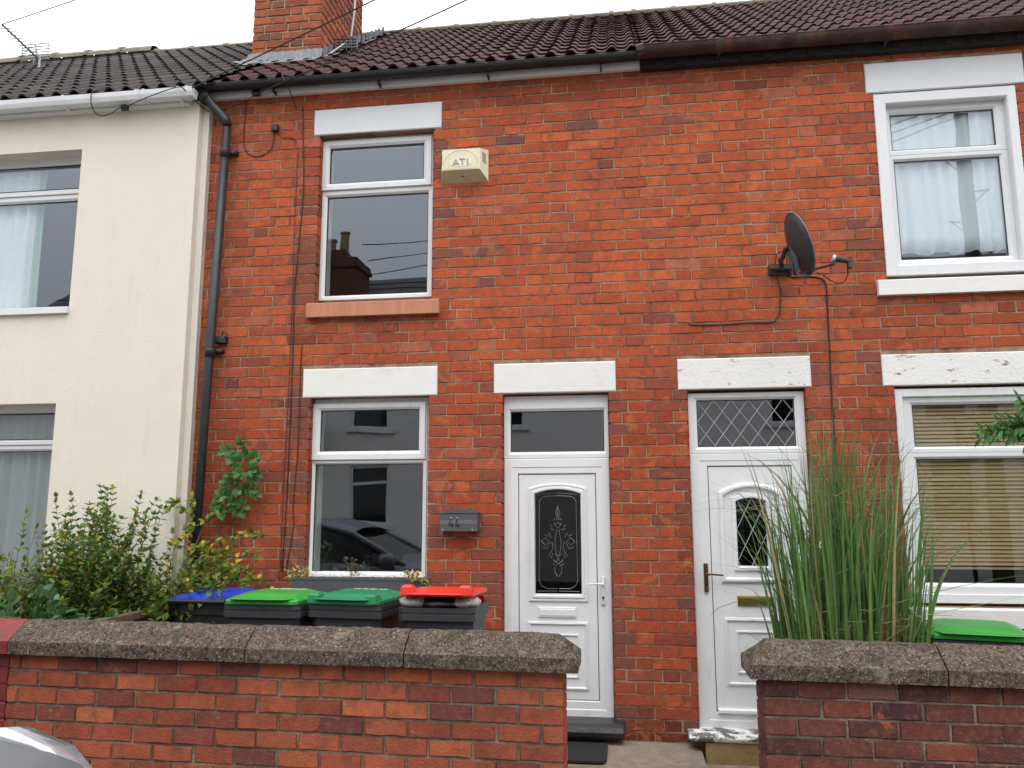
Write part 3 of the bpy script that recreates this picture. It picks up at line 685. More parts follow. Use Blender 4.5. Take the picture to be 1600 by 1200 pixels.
# neighbour's leaded door
YD = 5.745
oD = (holeD[0]+.002, holeD[1]-.002, PZ(1110, 1141, YD), PZ(1165, 613, YD))
fanD = RR(YD, (1088,625), (1241,623), (1091,698), (1244.5,697)); leafD = (RR(YD, (1105,729), (1234,728), (1122.5,1112.5), None)[0], PX(1236,728,YD), PZ(1124,1112,YD), PZ(1170,728.5,YD))
Yl2 = YD+.012
glD = (PX(1151.5,830,Yl2), PX(1198,830,Yl2), PZ(1175,884,Yl2), PZ(1175,782,Yl2), PZ(1173,777.5,Yl2))
muD = [((PX(1133,1010,Yl2), leafD[1]-(PX(1133,1010,Yl2)-leafD[0]), PZ(1150,1072,Yl2), PZ(1150,965,Yl2)), .024, .012),
       ((PX(1151,1010,Yl2), leafD[1]-(PX(1151,1010,Yl2)-leafD[0]), PZ(1160,1053,Yl2), PZ(1160,985,Yl2)), .016, .010)]
def exD(mb, Yl):
    x0 = PX(1124,830,Yl); x1 = leafD[1]-(x0-leafD[0])
    arch_ring(mb, (x0, x1, PZ(1175,911,Yl), PZ(1175,768,Yl), PZ(1175,754,Yl)), [(0, Yl), (.004, Yl-.014), (.014, Yl-.020), (.026, Yl-.020), (.036, Yl)])
    arch_ring(mb, (glD[0]-.028, glD[1]+.028, glD[2]-.034, glD[3]+.02, glD[4]+.024), [(0, Yl), (.003, Yl-.014), (.022, Yl-.016), (.028, Yl+.004), (.028, Yl+.02)])
    mb.rbox(leafD[0]+.004, leafD[1]-.004, Yl-.028, Yl, leafD[2]-.012, leafD[2]+.02, .008)
drD, lfD, _ = door(hR, oD, (0, PZ(1165, 708, YD)), fanD, leafD, YD, glD, muD, exD)
mb = MB(); mb.prism(arch(glD[0]-.01, glD[1]+.01, glD[2]-.01, glD[3], glD[4]+.01), Yl2+.012, Yl2+.018); mb.build('glazed_panel', M_dkglass, drD)
def lattice(r, Yv, du, dz, ph=0, hw=.0022, arc=None):
    mb = MB(); x0, x1, z0, z1 = r; sl_ = dz/du
    c = -40
    for c in range(-40, 60):
        for sgn in (1, -1):
            # z = z0 + sgn*sl*(x-x0) + c*dz*... lines spaced dz*... 
            off = z0+ph+c*dz
            xs = [x0, x1]
            for zz in (z0, z1):
                xs.append(x0+(zz-off)/(sgn*sl_))
            xs = sorted(x for x in xs if x0-1e-6 <= x <= x1+1e-6 and z0-1e-4 <= off+sgn*sl_*(x-x0) <= z1+1e-4)
            if len(xs) >= 2 and xs[-1]-xs[0] > .008:
                a = (xs[0], Yv, off+sgn*sl_*(xs[0]-x0)); b = (xs[-1], Yv, off+sgn*sl_*(xs[-1]-x0))
                mb.tube([a, b], hw, 4)
    return mb
dxl = (PX(1120,640,YD)-PX(1092.5,640,YD)) if False else (fanD[1]-fanD[0])/5.62
lattice(fanD, YD+.022, dxl, (fanD[3]-fanD[2])/2.05, .01, .0028).build('lead_lattice', M_leadstrip, drD)
lattice((glD[0], glD[1], glD[2], glD[4]-.004), Yl2+.009, (glD[1]-glD[0])/1.85, (glD[4]-glD[2])/2.15, .03, .0028).build('lead_lattice', M_leadstrip, drD)
mb = MB(); mb.rbox(PX(1152.5,940,Yl2), PX(1209,940,Yl2), Yl2-.010, Yl2+.001, PZ(1180,947.5,Yl2), PZ(1180,931,Yl2), .004)
mb.rbox(PX(1156,940,Yl2), PX(1206,940,Yl2), Yl2-.013, Yl2-.009, PZ(1180,945.5,Yl2), PZ(1180,933.5,Yl2), .002); mb.build('letter_plate', M_brass, drD)['label'] = 'tarnished brass letter plate'
handle(drD, PX(1100,902,YD), PX(1106.5,902,YD), PZ(1103,925,YD), PZ(1103,880,YD), YD-.001, 1, M_bronze, PZ(1103,897,YD))
# small drainage cap at the door foot
mb = MB(); mb.rbox(PX(1131,1138,YD), PX(1140,1138,YD), YD-.006, YD, PZ(1135,1141,YD), PZ(1135,1136,YD), .002); mb.build('weep_cap', M_pvcd, drD)

# ---- thresholds and steps
mb = MB(); zt1 = PZ(930, 1129, D-.05); x0 = PX(872, 1140, D-.06); x1 = PX(976, 1144, D-.06)
x0 = holeC[0]-.06
prof = [(D-.13, .035), (D-.135, .07), (D-.12, .10), (D-.09, .118), (D+.10, .125), (D+.10, .03)]
mb.prism(prof, x0, x1, 'x'); mb.build('door_step', M_stepk, h44, bevel=.008)['label'] = 'rounded black painted door step'
mb = MB(); x0 = PX(1076, 1150, D-.10); x1 = holeD[1]+.06
mb.prism([(D-.13, .035), (D-.14, .06), (D-.12, .078), (D+.1, .085), (D+.1, .0)], x0, x1, 'x'); mb.build('door_step', M_stepw, hR, bevel=.008)['label'] = 'door step with worn white paint'
mb = MB(); mb.rbox(PX(1103,1175,D-.12), x1-.02, D-.12, D-.004, -.13, .032, .006); mb.build('step_riser', M_yellowst, hR)

# ---- roofs
TAN = .75; ZE = 1.5+3.318; YE0 = 5.56
def roofz(Y): return ZE+(Y-YE0)*TAN
YRidge = 8.45
def roof(house, x0, x1, y0, pal, ridgecol, seed, name='roof'):
    rnd = random.Random(seed); mb = MB(); CT, ST = 1/math.hypot(1, TAN), TAN/math.hypot(1, TAN)
    gauge = .255; s = 0; S = (YRidge-y0)/CT; Wt = .15; npt = 8
    prof = [(0, .002), (.2, -.004), (.40, -.004), (.50, .004), (.57, .017), (.66, .026), (.76, .029), (.86, .025), (.94, .014)]
    row = 0
    def pt(x, sl_, h): return (x, y0+sl_*CT-h*ST, roofz(y0)+sl_*ST+h*CT)
    while s < S-.02:
        s1 = min(s+gauge+.02, S); nx = int(math.ceil((x1-x0)/Wt)); lift0, lift1 = .020, .003
        for i in range(nx):
            xs = x0+i*Wt; c = pick(rnd, pal) if (i+row) % 2 == 0 or row == -1 else c
            wob = rnd.uniform(-.002, .002); dd = rnd.uniform(-.008, .008)
            L0 = []; L1 = []; Lb = []
            for (t, h) in prof+[(1.0, .0)]:
                x = min(xs+t*Wt, x1)
                L0.append(pt(x, s+dd, h+lift0+wob)); L1.append(pt(x, s1, h+lift1)); Lb.append(pt(x, s+dd+.002, h+lift0-.013+wob))
            n = len(L0)
            for k in range(n-1):
                mb.add([L0[k], L0[k+1], L1[k+1], L1[k]], [(0,1,2,3)], c); mb.add([Lb[k], Lb[k+1], L0[k+1], L0[k]], [(0,1,2,3)], tuple(v*.8 for v in c))
            mb.add([Lb[0], Lb[-1], pt(min(xs+Wt, x1), s+gauge, .0), pt(xs, s+gauge, .0)], [(0,3,2,1)], c)
        s += gauge; row += 1
    # rear slope
    zr_ = roofz(YRidge); yb = YRidge*2-y0
    mb.poly([(x0, YRidge, zr_), (x1, YRidge, zr_), (x1, yb, roofz(y0)), (x0, yb, roofz(y0))], pal[0][0])
    rf = mb.build(name, M_tile, house, colattr=True)
    mb = MB(); x = x0
    while x < x1-.05:
        xe = min(x+.44, x1); lp = []
        k_=1.55 if (house is hL and x < -5.75) else 1.0
        for (xx, rr) in ((x+.003, .112*k_), (x+.05, .112*k_), (x+.055, .10*k_), (xe-.002, .10*k_)):
            lp.append([(xx, YRidge-rr*math.cos(a), zr_-.035+rr*.8*math.sin(a)) for a in [math.pi*k/8 for k in range(9)]])
        mb.sweep(lp, closed=False); x = xe
    mb.tube([(x0, YRidge-.10, zr_-.04), (x1, YRidge-.10, zr_-.04)], .03, 6)
    mb.build('ridge', M_ridge, rf, smooth=False)
    mb = MB(); mb.box(x0, x1, YRidge*2-y0-.3, YRidge*2-y0-.05, -.3, roofz(y0)); mb.build('rear_wall', M_render2, house)
    return rf
PT = [((.062,.022,.018),6),((.052,.019,.016),6),((.070,.026,.021),4),((.038,.015,.014),3)]
PTL = [((.060,.047,.040),6),((.050,.039,.034),6),((.072,.056,.047),3),((.036,.029,.027),2)]
roof(h44, XL+.12, SPLIT, YE0, PT, 0, 1)
roof(hR, SPLIT, XR, YE0, PT, 0, 2)
roof(hL, XLL, XL+.12, 5.475, PTL, 0, 3)
# ---- gutters and fascias
def gutter_half(house, x0, x1, Yc, zc, r, m, th=.004, name='gutter', cast=False):
    mb = MB(); A = [math.pi*k/12 for k in range(13)]
    outer_ = [(Yc-r*math.cos(a), zc-r*math.sin(a)) for a in A]; inner_ = [(Yc-(r-th)*math.cos(a), zc-(r-th)*math.sin(a)) for a in reversed(A)]
    loop = outer_+inner_
    mb.sweep([[(x, a, b) for a, b in loop] for x in (x0, x1)]); mb.poly([(x0, a, b) for a, b in reversed(loop)]); mb.poly([(x1, a, b) for a, b in loop])
    mb.tube([(x0, Yc-r+.002, zc), (x1, Yc-r+.002, zc)], .006, 6)
    # end stops
    for x in (x0+.001, x1-.001): mb.poly([(x, a, b) for a, b in outer_])
    g = mb.build(name, m, house, smooth=False)
    x = x0+.55
    while x < x1-.2:
        mb = MB()
        oo = [(Yc-(r+.005)*math.cos(a), zc-(r+.005)*math.sin(a)) for a in A]; ii = [(Yc-(r)*math.cos(a), zc-(r)*math.sin(a)) for a in reversed(A)]
        lp = oo+ii; wb = .012 if not cast else .03
        mb.sweep([[(xx, a, b) for a, b in lp] for xx in (x-wb, x+wb)]); mb.poly([(x-wb, a, b) for a, b in reversed(lp)]); mb.poly([(x+wb, a, b) for a, b in lp])
        mb.box(x-.006, x+.006, Yc+.0, Yc+.09, zc-r-.022, zc-r+.0)
        mb.build('gutter_bracket', m, g)
        x += .85 if not cast else 1.15
    return g
gutter_half(h44, XL+.05, SPLIT-.02, 5.58, 1.5+3.308, .047, M_black)
gutter_half(hR, SPLIT, XR, 5.565, 1.5+3.335, .066, M_rust, cast=True)
mb = MB(); mb.rbox(XL+.04, SPLIT-.012, 5.655, 5.697, 1.5+3.243, 1.5+3.38, .004); mb.build('fascia', M_whitef, h44)
mb = MB(); mb.box(SPLIT-.004, XR, 5.635, 5.698, 1.5+3.225, 1.5+3.38)
for k in range(40):
    x = SPLIT+.1+k*.155
    if x < XR: mb.box(x, x+.05, 5.622, 5.635, 1.5+3.235, 1.5+3.27)
mb.build('fascia', M_blackwood, hR)
mb = MB(); R7 = random.Random(8)   # corbel of mortar at the joint of the gutters
mb.tube([(SPLIT-.035, 5.53, 1.5+3.30), (SPLIT+.02, 5.525, 1.5+3.31)], .05, 8); mb.build('gutter_joint', M_rust, hR)

# ---- left house, rendered
ux1 = (PX(128,243,DL)+PX(107,487,DL))/2; lx1_ = (PX(87,632,DL)+PX(77,760,DL))/2
holeLu = (ux1-1.15, ux1, PZ(100, 484, DL), PZ(127, 233, DL)); holeLl = (lx1_-1.15, lx1_, .62, PZ(87, 630, DL))
mb = MB(); cutbox(mb, XLL, XL, -.3, 1.5+3.20, [holeLu, holeLl], DL, DL+.30); mb.build('wall', M_render, hL)
mb = MB(); mb.box(XL+.001, XL+.055, DL+.062, D+.03, -.05, 1.5+3.19); mb.build('render_return', M_render, hL)
mb = MB(); mb.tube([(XL+.052, DL+.06, 0), (XL+.05, DL+.061, 1), (XL+.053, DL+.06, 2.2), (XL+.051, DL+.062, 3.4), (XL+.052, DL+.06, 4.6)], .004, 5); mb.build('corner_bead', M_white, hL)
YLw = DL+.15
def winL(hole, tzt, tzb, glb, name):
    x0, x1, z0, z1 = hole; ins = .05; mb = MB()
    ob = (x0, x1, z0, z1-.0)
    lo = (x0+ins, x1-.004, glb, tzb); up = (x0+ins, x1-.004, tzt, tzt+.0)
    return lo
def leftwin(hole, glass_up, glass_lo, sill_z, proud_sill=True):
    x0, x1, z0, z1 = hole; tz = (glass_up[2]+glass_lo[3])/2
    return window2(hL, (x0, x1+.06, z0, z1+.02), tz, glass_up, glass_lo, YLw, gm=M_glass, sash=.012)
zt1 = PZ(60, 259, YLw-.01); 
upL = (holeLu[0]+.06, holeLu[1]-.004, PZ(60,298,YLw), PZ(60,262,YLw)); loL = (holeLu[0]+.05, holeLu[1]-.004, PZ(60,484,YLw)-.0, PZ(60,316,YLw))
leftwin(holeLu, upL, loL, 0)
upL2 = (holeLl[0]+.06, holeLl[1]-.004, PZ(40,687,YLw), PZ(40,647,YLw)); loL2 = (holeLl[0]+.05, holeLl[1]-.004, holeLl[2]+.08, PZ(40,705,YLw))
leftwin(holeLl, upL2, loL2, 0)
mb = MB(); sY2 = DL-.03; zs1, zs0 = PZ(60, 480, sY2), PZ(60, 490, sY2)
mb.prism([(DL-.03, zs0), (DL-.03, zs1-.004), (DL-.024, zs1), (YLw+.02, zs1+.012), (YLw+.02, zs0)], holeLu[0]-.03, holeLu[1]+.005, 'x'); mb.build('sill', M_pvc, hL)
mb = MB(); mb.prism([(DL-.05, .57), (DL-.05, .62), (DL-.04, .63), (YLw+.02, .64), (YLw+.02, .57)], holeLl[0]-.04, holeLl[1]+.03, 'x'); mb.build('sill', M_pvc, hL)
room(hL, holeLu, DL+.30); room(hL, holeLl, DL+.30)
# box gutter (white), fascia
mb = MB(); Yg0 = 5.43; zg1 = 1.5+.5965*5.43; zg0 = 1.5+.5815*5.45
lp = [(Yg0, zg1), (Yg0+.004, zg1-.035), (Yg0+.016, zg0+.004), (Yg0+.024, zg0), (Yg0+.085, zg0), (Yg0+.10, zg1), (Yg0+.096, zg1), (Yg0+.082, zg0+.004), (Yg0+.026, zg0+.005), (Yg0+.008, zg1-.03), (Yg0+.004, zg1)]
xe = PX(299, 145, Yg0)
mb.sweep([[(x, a, b) for a, b in lp] for x in (XLL, xe)]); mb.poly([(xe, a, b) for a, b in lp[:6]])
gl_ = mb.build('gutter', M_pvc, hL)
for px_ in (97, 212, 222, 276, 290):
    mb = MB()
    x = PX(px_, 160, Yg0); wv = .012 if px_ not in (212,) else .02
    l2 = [(Yg0-.005, zg1+.004), (Yg0-.001, zg1-.035), (Yg0+.012, zg0), (Yg0+.022, zg0-.006), (Yg0+.088, zg0-.006), (Yg0+.088, zg0-.002), (Yg0+.03, zg0-.001), (Yg0, zg1+.004)]
    mb.sweep([[(xx, a, b) for a, b in l2] for xx in (x-wv, x+wv)]); mb.poly([(x+wv, a, b) for a, b in l2]); mb.poly([(x-wv, a, b) for a, b in reversed(l2)])
    if px_ in (97, 276): mb.prism([(Yg0+.03, zg0-.004), (5.53, zg0-.035), (5.53, zg0-.004)], x-.008, x+.008, 'x')
    mb.build('gutter_bracket', M_pvc, gl_)
mb = MB(); mb.rbox(XLL, PX(293, 170, 5.53), 5.53, DL-.002, 1.5+.5645*5.588, 1.5+3.25, .004); mb.build('fascia', M_pvc, hL)

# ---- downpipe
mb = MB(); Yp = 5.60
pp = [P(321,140,5.575), P(320,146,5.575), P(323,153,5.58), P(333,166,5.60), P(347,181,Yp+.01), P(353,188,Yp+.02), P(355,196,Yp+.02)]
mb.tube(pp, .036, 14)
xt, xbm = P(354.5,200,Yp+.02), P(303.5,800,Yp+.02)
xd = (xt.x+xbm.x)/2
pz = [(xt.x, Yp+.02, xt.z), (xd, Yp+.02, 2.5), (xbm.x, Yp+.02, 0.02)]
mb.tube(pz, .034, 14)
for (px_, py_) in ((352,236), (325,548)):
    z = PZ(px_, py_, Yp+.02); x = xt.x+(xbm.x-xt.x)*(xt.z-z)/xt.z
    mb.tube([(x, Yp+.02, z-.05), (x, Yp+.02, z+.0), (x, Yp+.02, z+.012)], .040, 14)
    mb.box(x-.06, x+.075, Yp+.055, 5.70, z-.01, z+.02)
mb.tube([P(319,143,5.575), P(321.5,157,5.58)], .043, 12)
dp = mb.build('downpipe', M_pipe, h44, smooth=True)
mb = MB(); b_ = P(345, 531, 5.68); mb.rbox(b_.x-.03, b_.x+.05, 5.64, 5.70, b_.z-.03, b_.z+.02, .006, jit=.01); mb.tube([b_, b_+Vector((.03, -.03, .06)), b_+Vector((.06, -.01, .03))], .006, 6); mb.build('pipe_bracket', M_pipe, dp)

# ---- chimney
d1 = ray(445, 99); # intersection with roof plane
tt = (roofz(0)-1.5)/(d1.z-TAN*d1.y); YC = d1.y*tt
cx0 = PX(393, 95, YC); cx1 = PX(501, 85, YC); YC2 = cx1/((P(566, 50, 1).x)); zc0 = roofz(YC)-.1; zc1 = roofz(YRidge)+1.1
PCH = [((.36,.09,.045),8),((.30,.075,.042),7),((.40,.10,.045),5),((.24,.07,.045),4),((.17,.065,.05),2)]; rc = random.Random(11); mb = MB()
lay(mb, cx0, cx1, zc0, zc1, [], lambda u, d, w_: (u, YC+d, w_), rc, phase=zc0+.02, CH=.080, purple=False, deep=.05, L=.215, J=.013, jit=.005, pal=PCH)
lay(mb, YC+.001, YC2, zc0-.0, zc1, [], lambda u, d, w_: (cx1-d, u, w_), rc, phase=zc0+.02, CH=.080, purple=False, deep=.05, L=.215, J=.013, jit=.005, pal=PCH)
ch = mb.build('chimney', M_brick, h44, colattr=True)
mb = MB(); mb.box(cx0+.008, cx1-.008, YC+.008, YC2-.008, zc0, zc1-.002); mb.build('mortar', mat('chimney_mortar', (.34,.27,.17), rough=1, vary=.3, bump=.6), ch)
mb = MB(); mb.box(cx0-.05, cx1+.05, YC-.05, YC2+.05, zc1, zc1+.2); mb.build('chimney_cap', M_brick, ch, colattr=True)
for k in range(3):
    mb = MB(); cxp = cx0+(cx1-cx0)*(k+.5)/3; yy = (YC+YC2)/2; zt0 = zc1+.2
    prof = [(.10, 0), (.10, .05), (.085, .08), (.08, .4), (.10, .42), (.10, .46), (.075, .46), (.07, .3)]
    mb.sweep([[(cxp+r*math.cos(a), yy+r*math.sin(a), zt0+z) for a in [2*math.pi*j/14 for j in range(14)]] for r, z in prof]); mb.build('chimney_pot', M_pot, ch)
mb = MB(); zf = roofz(YC); rr_ = random.Random(4)
n_ = 26; top = []; bot = []
for i in range(n_+1):
    x = cx0-.03+(cx1-cx0+.06)*i/n_; top.append((x, YC-.012+rr_.uniform(-.003,.003), zf+.115+rr_.uniform(-.006,.006))); bot.append((x, YC-.05+rr_.uniform(-.006,.006), zf+.012+rr_.uniform(-.006,.006)))
for i in range(n_): mb.add([bot[i], bot[i+1], top[i+1], top[i]], [(0,1,2,3)]); mb.add([(bot[i][0], YC-.22, roofz(YC-.22)+.045), (bot[i+1][0], YC-.22, roofz(YC-.22)+.045), bot[i+1], bot[i]], [(0,1,2,3)])
k = 0; yy = YC
while yy < YRidge-.2:     # stepped flashing up the side
    z = roofz(yy); st_ = .13; mb.add([(cx1+.010, yy, z-.02), (cx1+.012, yy+st_, z+st_*TAN-.02), (cx1+.016+rr_.uniform(0,.02), yy+st_*.9, z+.20), (cx1+.02+rr_.uniform(0,.02), yy+.02, z+.16)], [(0,1,2,3),(3,2,1,0)])
    mb.add([(cx1+.01, yy, z+.03), (cx1+.16, yy, z+.052+rr_.uniform(0,.02)), (cx1+.15, yy+st_, z+st_*TAN+.055), (cx1+.01, yy+st_, z+st_*TAN+.03)], [(0,1,2,3)]); yy += st_
mb.add([(cx0-.01, YC, zf), (cx0-.18, YC-.02, zf+.045), (cx0-.20, YC+.14, zf+.15), (cx0-.01, YC+.14, zf+.2)], [(0,1,2,3),(3,2,1,0)])
mb.build('flashing', M_lead, ch)

# ================================================================= FITTINGS ON THE WALL
def face_poly(mb, pts, col=None): mb.poly(pts, col)
# alarm box
al = thing('alarm_box', (P(727,262,D).x, D, P(727,262,D).z), 'cream yellow burglar alarm box with ATI lettering beside the upper window', 'alarm')
Yb, Yf_ = D-.001, D-.075
B4 = [P(689.5,287.5,Yb), P(763.5,283.5,Yb), P(763.5,234.5,Yb), P(690,239.5,Yb)]
xl, xr = (B4[0].x+B4[3].x)/2, (B4[1].x+B4[2].x)/2; zl, zh = B4[0].z, B4[2].z
fx0, fx1 = xl+.022, PX(749.5, 250, Yf_); fz0 = PZ(720, 265, Yf_); fz1 = zh-.012
mb = MB(); Bk = [(xl,Yb,zl),(xr,Yb,zl),(xr,Yb,zh),(xl,Yb,zh)]; Fr = [(fx0,Yf_,fz0),(fx1,Yf_,fz0),(fx1,Yf_,fz1),(fx0,Yf_,fz1)]
mb.add(Bk+Fr, [(4,5,6,7),(1,2,6,5),(2,3,7,6),(3,0,4,7),(3,2,1,0)]); mb.build('cover', M_cream, al, bevel=.004)
mb = MB(); e = .0015; mb.add([(xl+e,Yb,zl-e),(xr-e,Yb,zl-e),(fx1-e,Yf_,fz0-e),(fx0+e,Yf_,fz0-e),(xl+e,Yb+.0,zl+.01),(xr-e,Yb,zl+.01),(fx1-e,Yf_+.004,fz0+.004),(fx0+e,Yf_+.004,fz0+.004)], [(0,1,2,3),(7,6,5,4),(0,3,7,4),(3,2,6,7),(2,1,5,6),(1,0,4,5)]); mb.build('underside', M_creamd, al)
mb = MB(); xc = (xl+xr)/2-.01; mb.tube([(xc, (Yb+Yf_)/2-.003, (zl+fz0)/2-.004), (xc, (Yb+Yf_)/2-.0, (zl+fz0)/2+.002)], .006, 8); mb.build('screw_hole', M_black, al)
for k in range(4):
    for sd_ in (0, 1):
        if sd_: a, b = Vector((fx1, Yf_, fz1)), Vector((xr, Yb, zh))
        else: a, b = Vector((fx0, Yf_, fz1)), Vector((xl, Yb, zh))
        z_ = fz1-.03-.020*k; p0 = a.lerp(b, .28); p1 = a.lerp(b, .68); p0.z = z_; p1.z = z_-.012; o_ = Vector((.0015 if sd_ else -.0015, -.0015, 0)); mb = MB(); mb.tube([p0+o_, p1+o_], .0026, 6); mb.build('vent_slot', M_black, al)
mb = MB(); cxa = (fx0+fx1)/2; hw_ = (fx1-fx0)/2-.012; zb_ = fz0+.006
seg = [(cxa+hw_*math.cos(a), zb_+.035+(fz1-fz0-.055)*math.sin(a)) for a in [math.pi*k/16 for k in range(17)]]
mb.prism([(cxa-hw_, zb_), (cxa+hw_, zb_)]+seg, Yf_-.002, Yf_+.001); mb.build('badge', M_yel, al)
mb = MB(); mb.tube([(a, Yf_-.002, b+.002) for a, b in seg], .0016, 5); mb.build('badge_outline', M_greyl, al)
mb = MB(); ez = zb_+.052; el = [(cxa+.088*math.cos(a), ez+.036*math.sin(a)) for a in [2*math.pi*k/24 for k in range(24)]]; mb.prism(el, Yf_-.004, Yf_-.001); mb.build('badge_oval', mat('cream_oval', (.80,.76,.62), rough=.5), al)
def strokes(mb, segs, Yv, r):
    for s_ in segs: mb.tube([(x, Yv, z) for x, z in s_], r, 5)
mb = MB(); x = cxa-.038; h = .046; z0_ = ez-.022
strokes(mb, [[(x-.021, z0_), (x, z0_+h), (x+.023, z0_)], [(x-.010, z0_+.012), (x+.011, z0_+.012)]], Yf_-.004, .0058)
x += .050; strokes(mb, [[(x-.022, z0_+h), (x+.022, z0_+h)], [(x, z0_+h), (x, z0_)]], Yf_-.004, .0060)
x += .040; strokes(mb, [[(x, z0_+h), (x, z0_)]], Yf_-.004, .0065)
mb.build('lettering', M_greyl, al)

# number 44 post box
Yb, Yf_ = D, D-.10
pbx = thing('post_box', (P(716,815,D).x, D, P(716,815,D).z), 'small grey metal post box numbered 44 on the brickwork between window and door', 'letter box')
x0, x1, z0, z1 = PX(686.5,816,Yf_), PX(746,816,Yf_), PZ(716,830.5,Yf_), PZ(716,802,Yf_)
mb = MB(); mb.box(x0, x1, Yf_, Yb-.001, z0, z1); mb.build('body', M_grey, pbx, bevel=.004)
mb = MB(); hb = (z1-z0)
mb.box(x0+.002, x1-.002, Yf_-.002, Yf_, z0+hb*.40, z0+hb*.62); mb.build('trim_band', mat('lighter_grey', (.13,.135,.15), rough=.35), pbx)
mb = MB(); mb.box(x0-.002, x1+.004, Yf_-.005, Yb-.001, z1+.0005, z1+.007); mb.prism([(x0+.06, z1+.007), (x1-.012, z1+.007), (x1-.035, z1+.028), (x0+.065, z1+.028)], Yb-.035, Yb-.002)
for xx in (x0+.085, x1-.05): mb.tube([(xx-.008, Yf_+.01, z1+.008), (xx+.008, Yf_+.01, z1+.008)], .004, 6)
mb.build('lid', M_grey, pbx)
mb = MB()
for xo in (x0+.083, x0+.128):
    zt = z0+hb*.72; strokes(mb, [[(xo, zt), (xo-.014, z0+hb*.34), (xo+.014, z0+hb*.36)], [(xo+.007, z0+hb*.50), (xo+.006, z0+hb*.22)]], Yf_-.004, .0028)
mb.build('numeral', M_black, pbx)
for (xx, zz) in ((x0+.024, z0+.012), (x1-.035, z0+.012), (x0+.083, z0+hb*.75), (x0+.128, z0+hb*.75)): mb = MB(); mb.tube([(xx, Yf_-.005, zz), (xx, Yf_+.002, zz)], .0035, 8); mb.build('screw', M_lnb, pbx)

# satellite dish
DC = P(1250, 381, 5.40); dish = thing('satellite_dish', (P(1218,420,D).x, D, P(1218,420,D).z), 'black oval satellite dish on a wall bracket between upper windows', 'satellite dish')
nrm = Vector((.93, .13, .30)).normalized(); up_ = Vector((0, 0, 1)); vx = up_.cross(nrm).normalized(); vz = nrm.cross(vx)
mb = MB(); loops = []; W2, H2 = .175, .215
for thick in (0, 1):
    for k in ([0.02, .2, .4, .6, .8, 1.0] if not thick else [1.0, .8, .6, .4, .2, .02]):
        lp = []
        for j in range(36):
            a = 2*math.pi*j/36; d_ = -.05*(1-k*k); lp.append(DC+vx*W2*k*math.cos(a)+vz*H2*k*math.sin(a)+nrm*(d_-(.006 if thick == 0 else 0)))
        loops.append(lp)
loops.append(loops[0]); mb.sweep(loops); ds = mb.build('reflector', M_dish, dish, smooth=True)
mb = MB(); mb.tube([DC+vx*W2*1.01*math.cos(a)+vz*H2*1.01*math.sin(a)-nrm*.004 for a in [2*math.pi*j/48 for j in range(49)]], .0055, 6, cap=False); mb.build('rim', M_dishrim, dish, smooth=True)
mb = MB(); wb = P(1222, 418, 5.66)
for dx_, dz_ in ((-.075, .012), (-.075, -.022), (.055, .008), (.055, -.025)):
    mb.tube([wb+Vector((dx_, 0, dz_)), wb+Vector((dx_, .035, dz_))], .014, 8)
mb.tube([wb+Vector((-.085, 0, -.005)), wb+Vector((.065, 0, -.01))], .016, 8); mb.box(wb.x-.09, wb.x+.07, 5.675, 5.695, wb.z-.045, wb.z+.03)
q1 = P(1222, 405, 5.55); q2 = P(1228, 388, 5.48)
mb.tube([wb, wb.lerp(q1, .5)+Vector((-.01, 0, .03)), q1, q2], .016, 10)
mb.build('wall_bracket', M_dish, dish)
mb = MB()
base = P(1243, 428, 5.42); 
for s_ in (-1, 1):
    o_ = vx*.03*s_; a, b, c = P(1229, 387, 5.46)+o_, P(1239, 383, 5.43)+o_, base+o_; d_ = base+o_+Vector((.02, 0, -.01))
    mb.add([a, b, d_, c, a+vx*.004, b+vx*.004, d_+vx*.004, c+vx*.004], [(0,1,2,3),(7,6,5,4),(0,4,5,1),(1,5,6,2),(2,6,7,3),(3,7,4,0)])
mb.tube([P(1229, 388, 5.46)-vx*.035, P(1229, 388, 5.46)+vx*.035], .012, 8); mb.build('dish_bracket', M_dish, dish)
mb = MB(); a1 = P(1250, 427, 5.40); a2 = P(1302, 413, 5.36); dr_ = (a2-a1).normalized()
mb.tube([a1, a2], .010, 4); mb.tube([a2, P(1308, 405, 5.36)], .010, 6); mb.build('feed_arm', M_dish, dish)
mb = MB(); l1, l2 = P(1301.5, 403, 5.36), P(1327, 408, 5.36); mb.tube([l1.lerp(l2, .12), l1.lerp(l2, .4), l1.lerp(l2, .42), l2], .019, 12); mb.tube([l1.lerp(l2,.12), l1.lerp(l2,.42)], .022, 12); mb.box(l2.x-.01, l2.x+.016, 5.345, 5.385, l2.z-.045, l2.z+.025); ln = mb.build('receiver', M_dish, dish)
mb = MB(); mb.tube([l1-(l2-l1)*.03, l1+(l2-l1)*.13], .022, 14); mb.build('receiver_cap', M_lnb, dish, smooth=False)
mb = MB(); mb.tube([P(1324,417,5.36), P(1325,428,5.37), P(1320,440,5.40), P(1308,443,5.43), P(1296,437,5.42), P(1284,428,5.40), P(1272,424,5.40)], .0035, 6); mb.tube([P(1240,425,5.44), P(1231,415,5.5), P(1228,400,5.55), P(1220,392,5.6), P(1213,398,5.66), P(1211,415,5.68)], .0035, 6); mb.build('feed_cable', M_cable, dish)

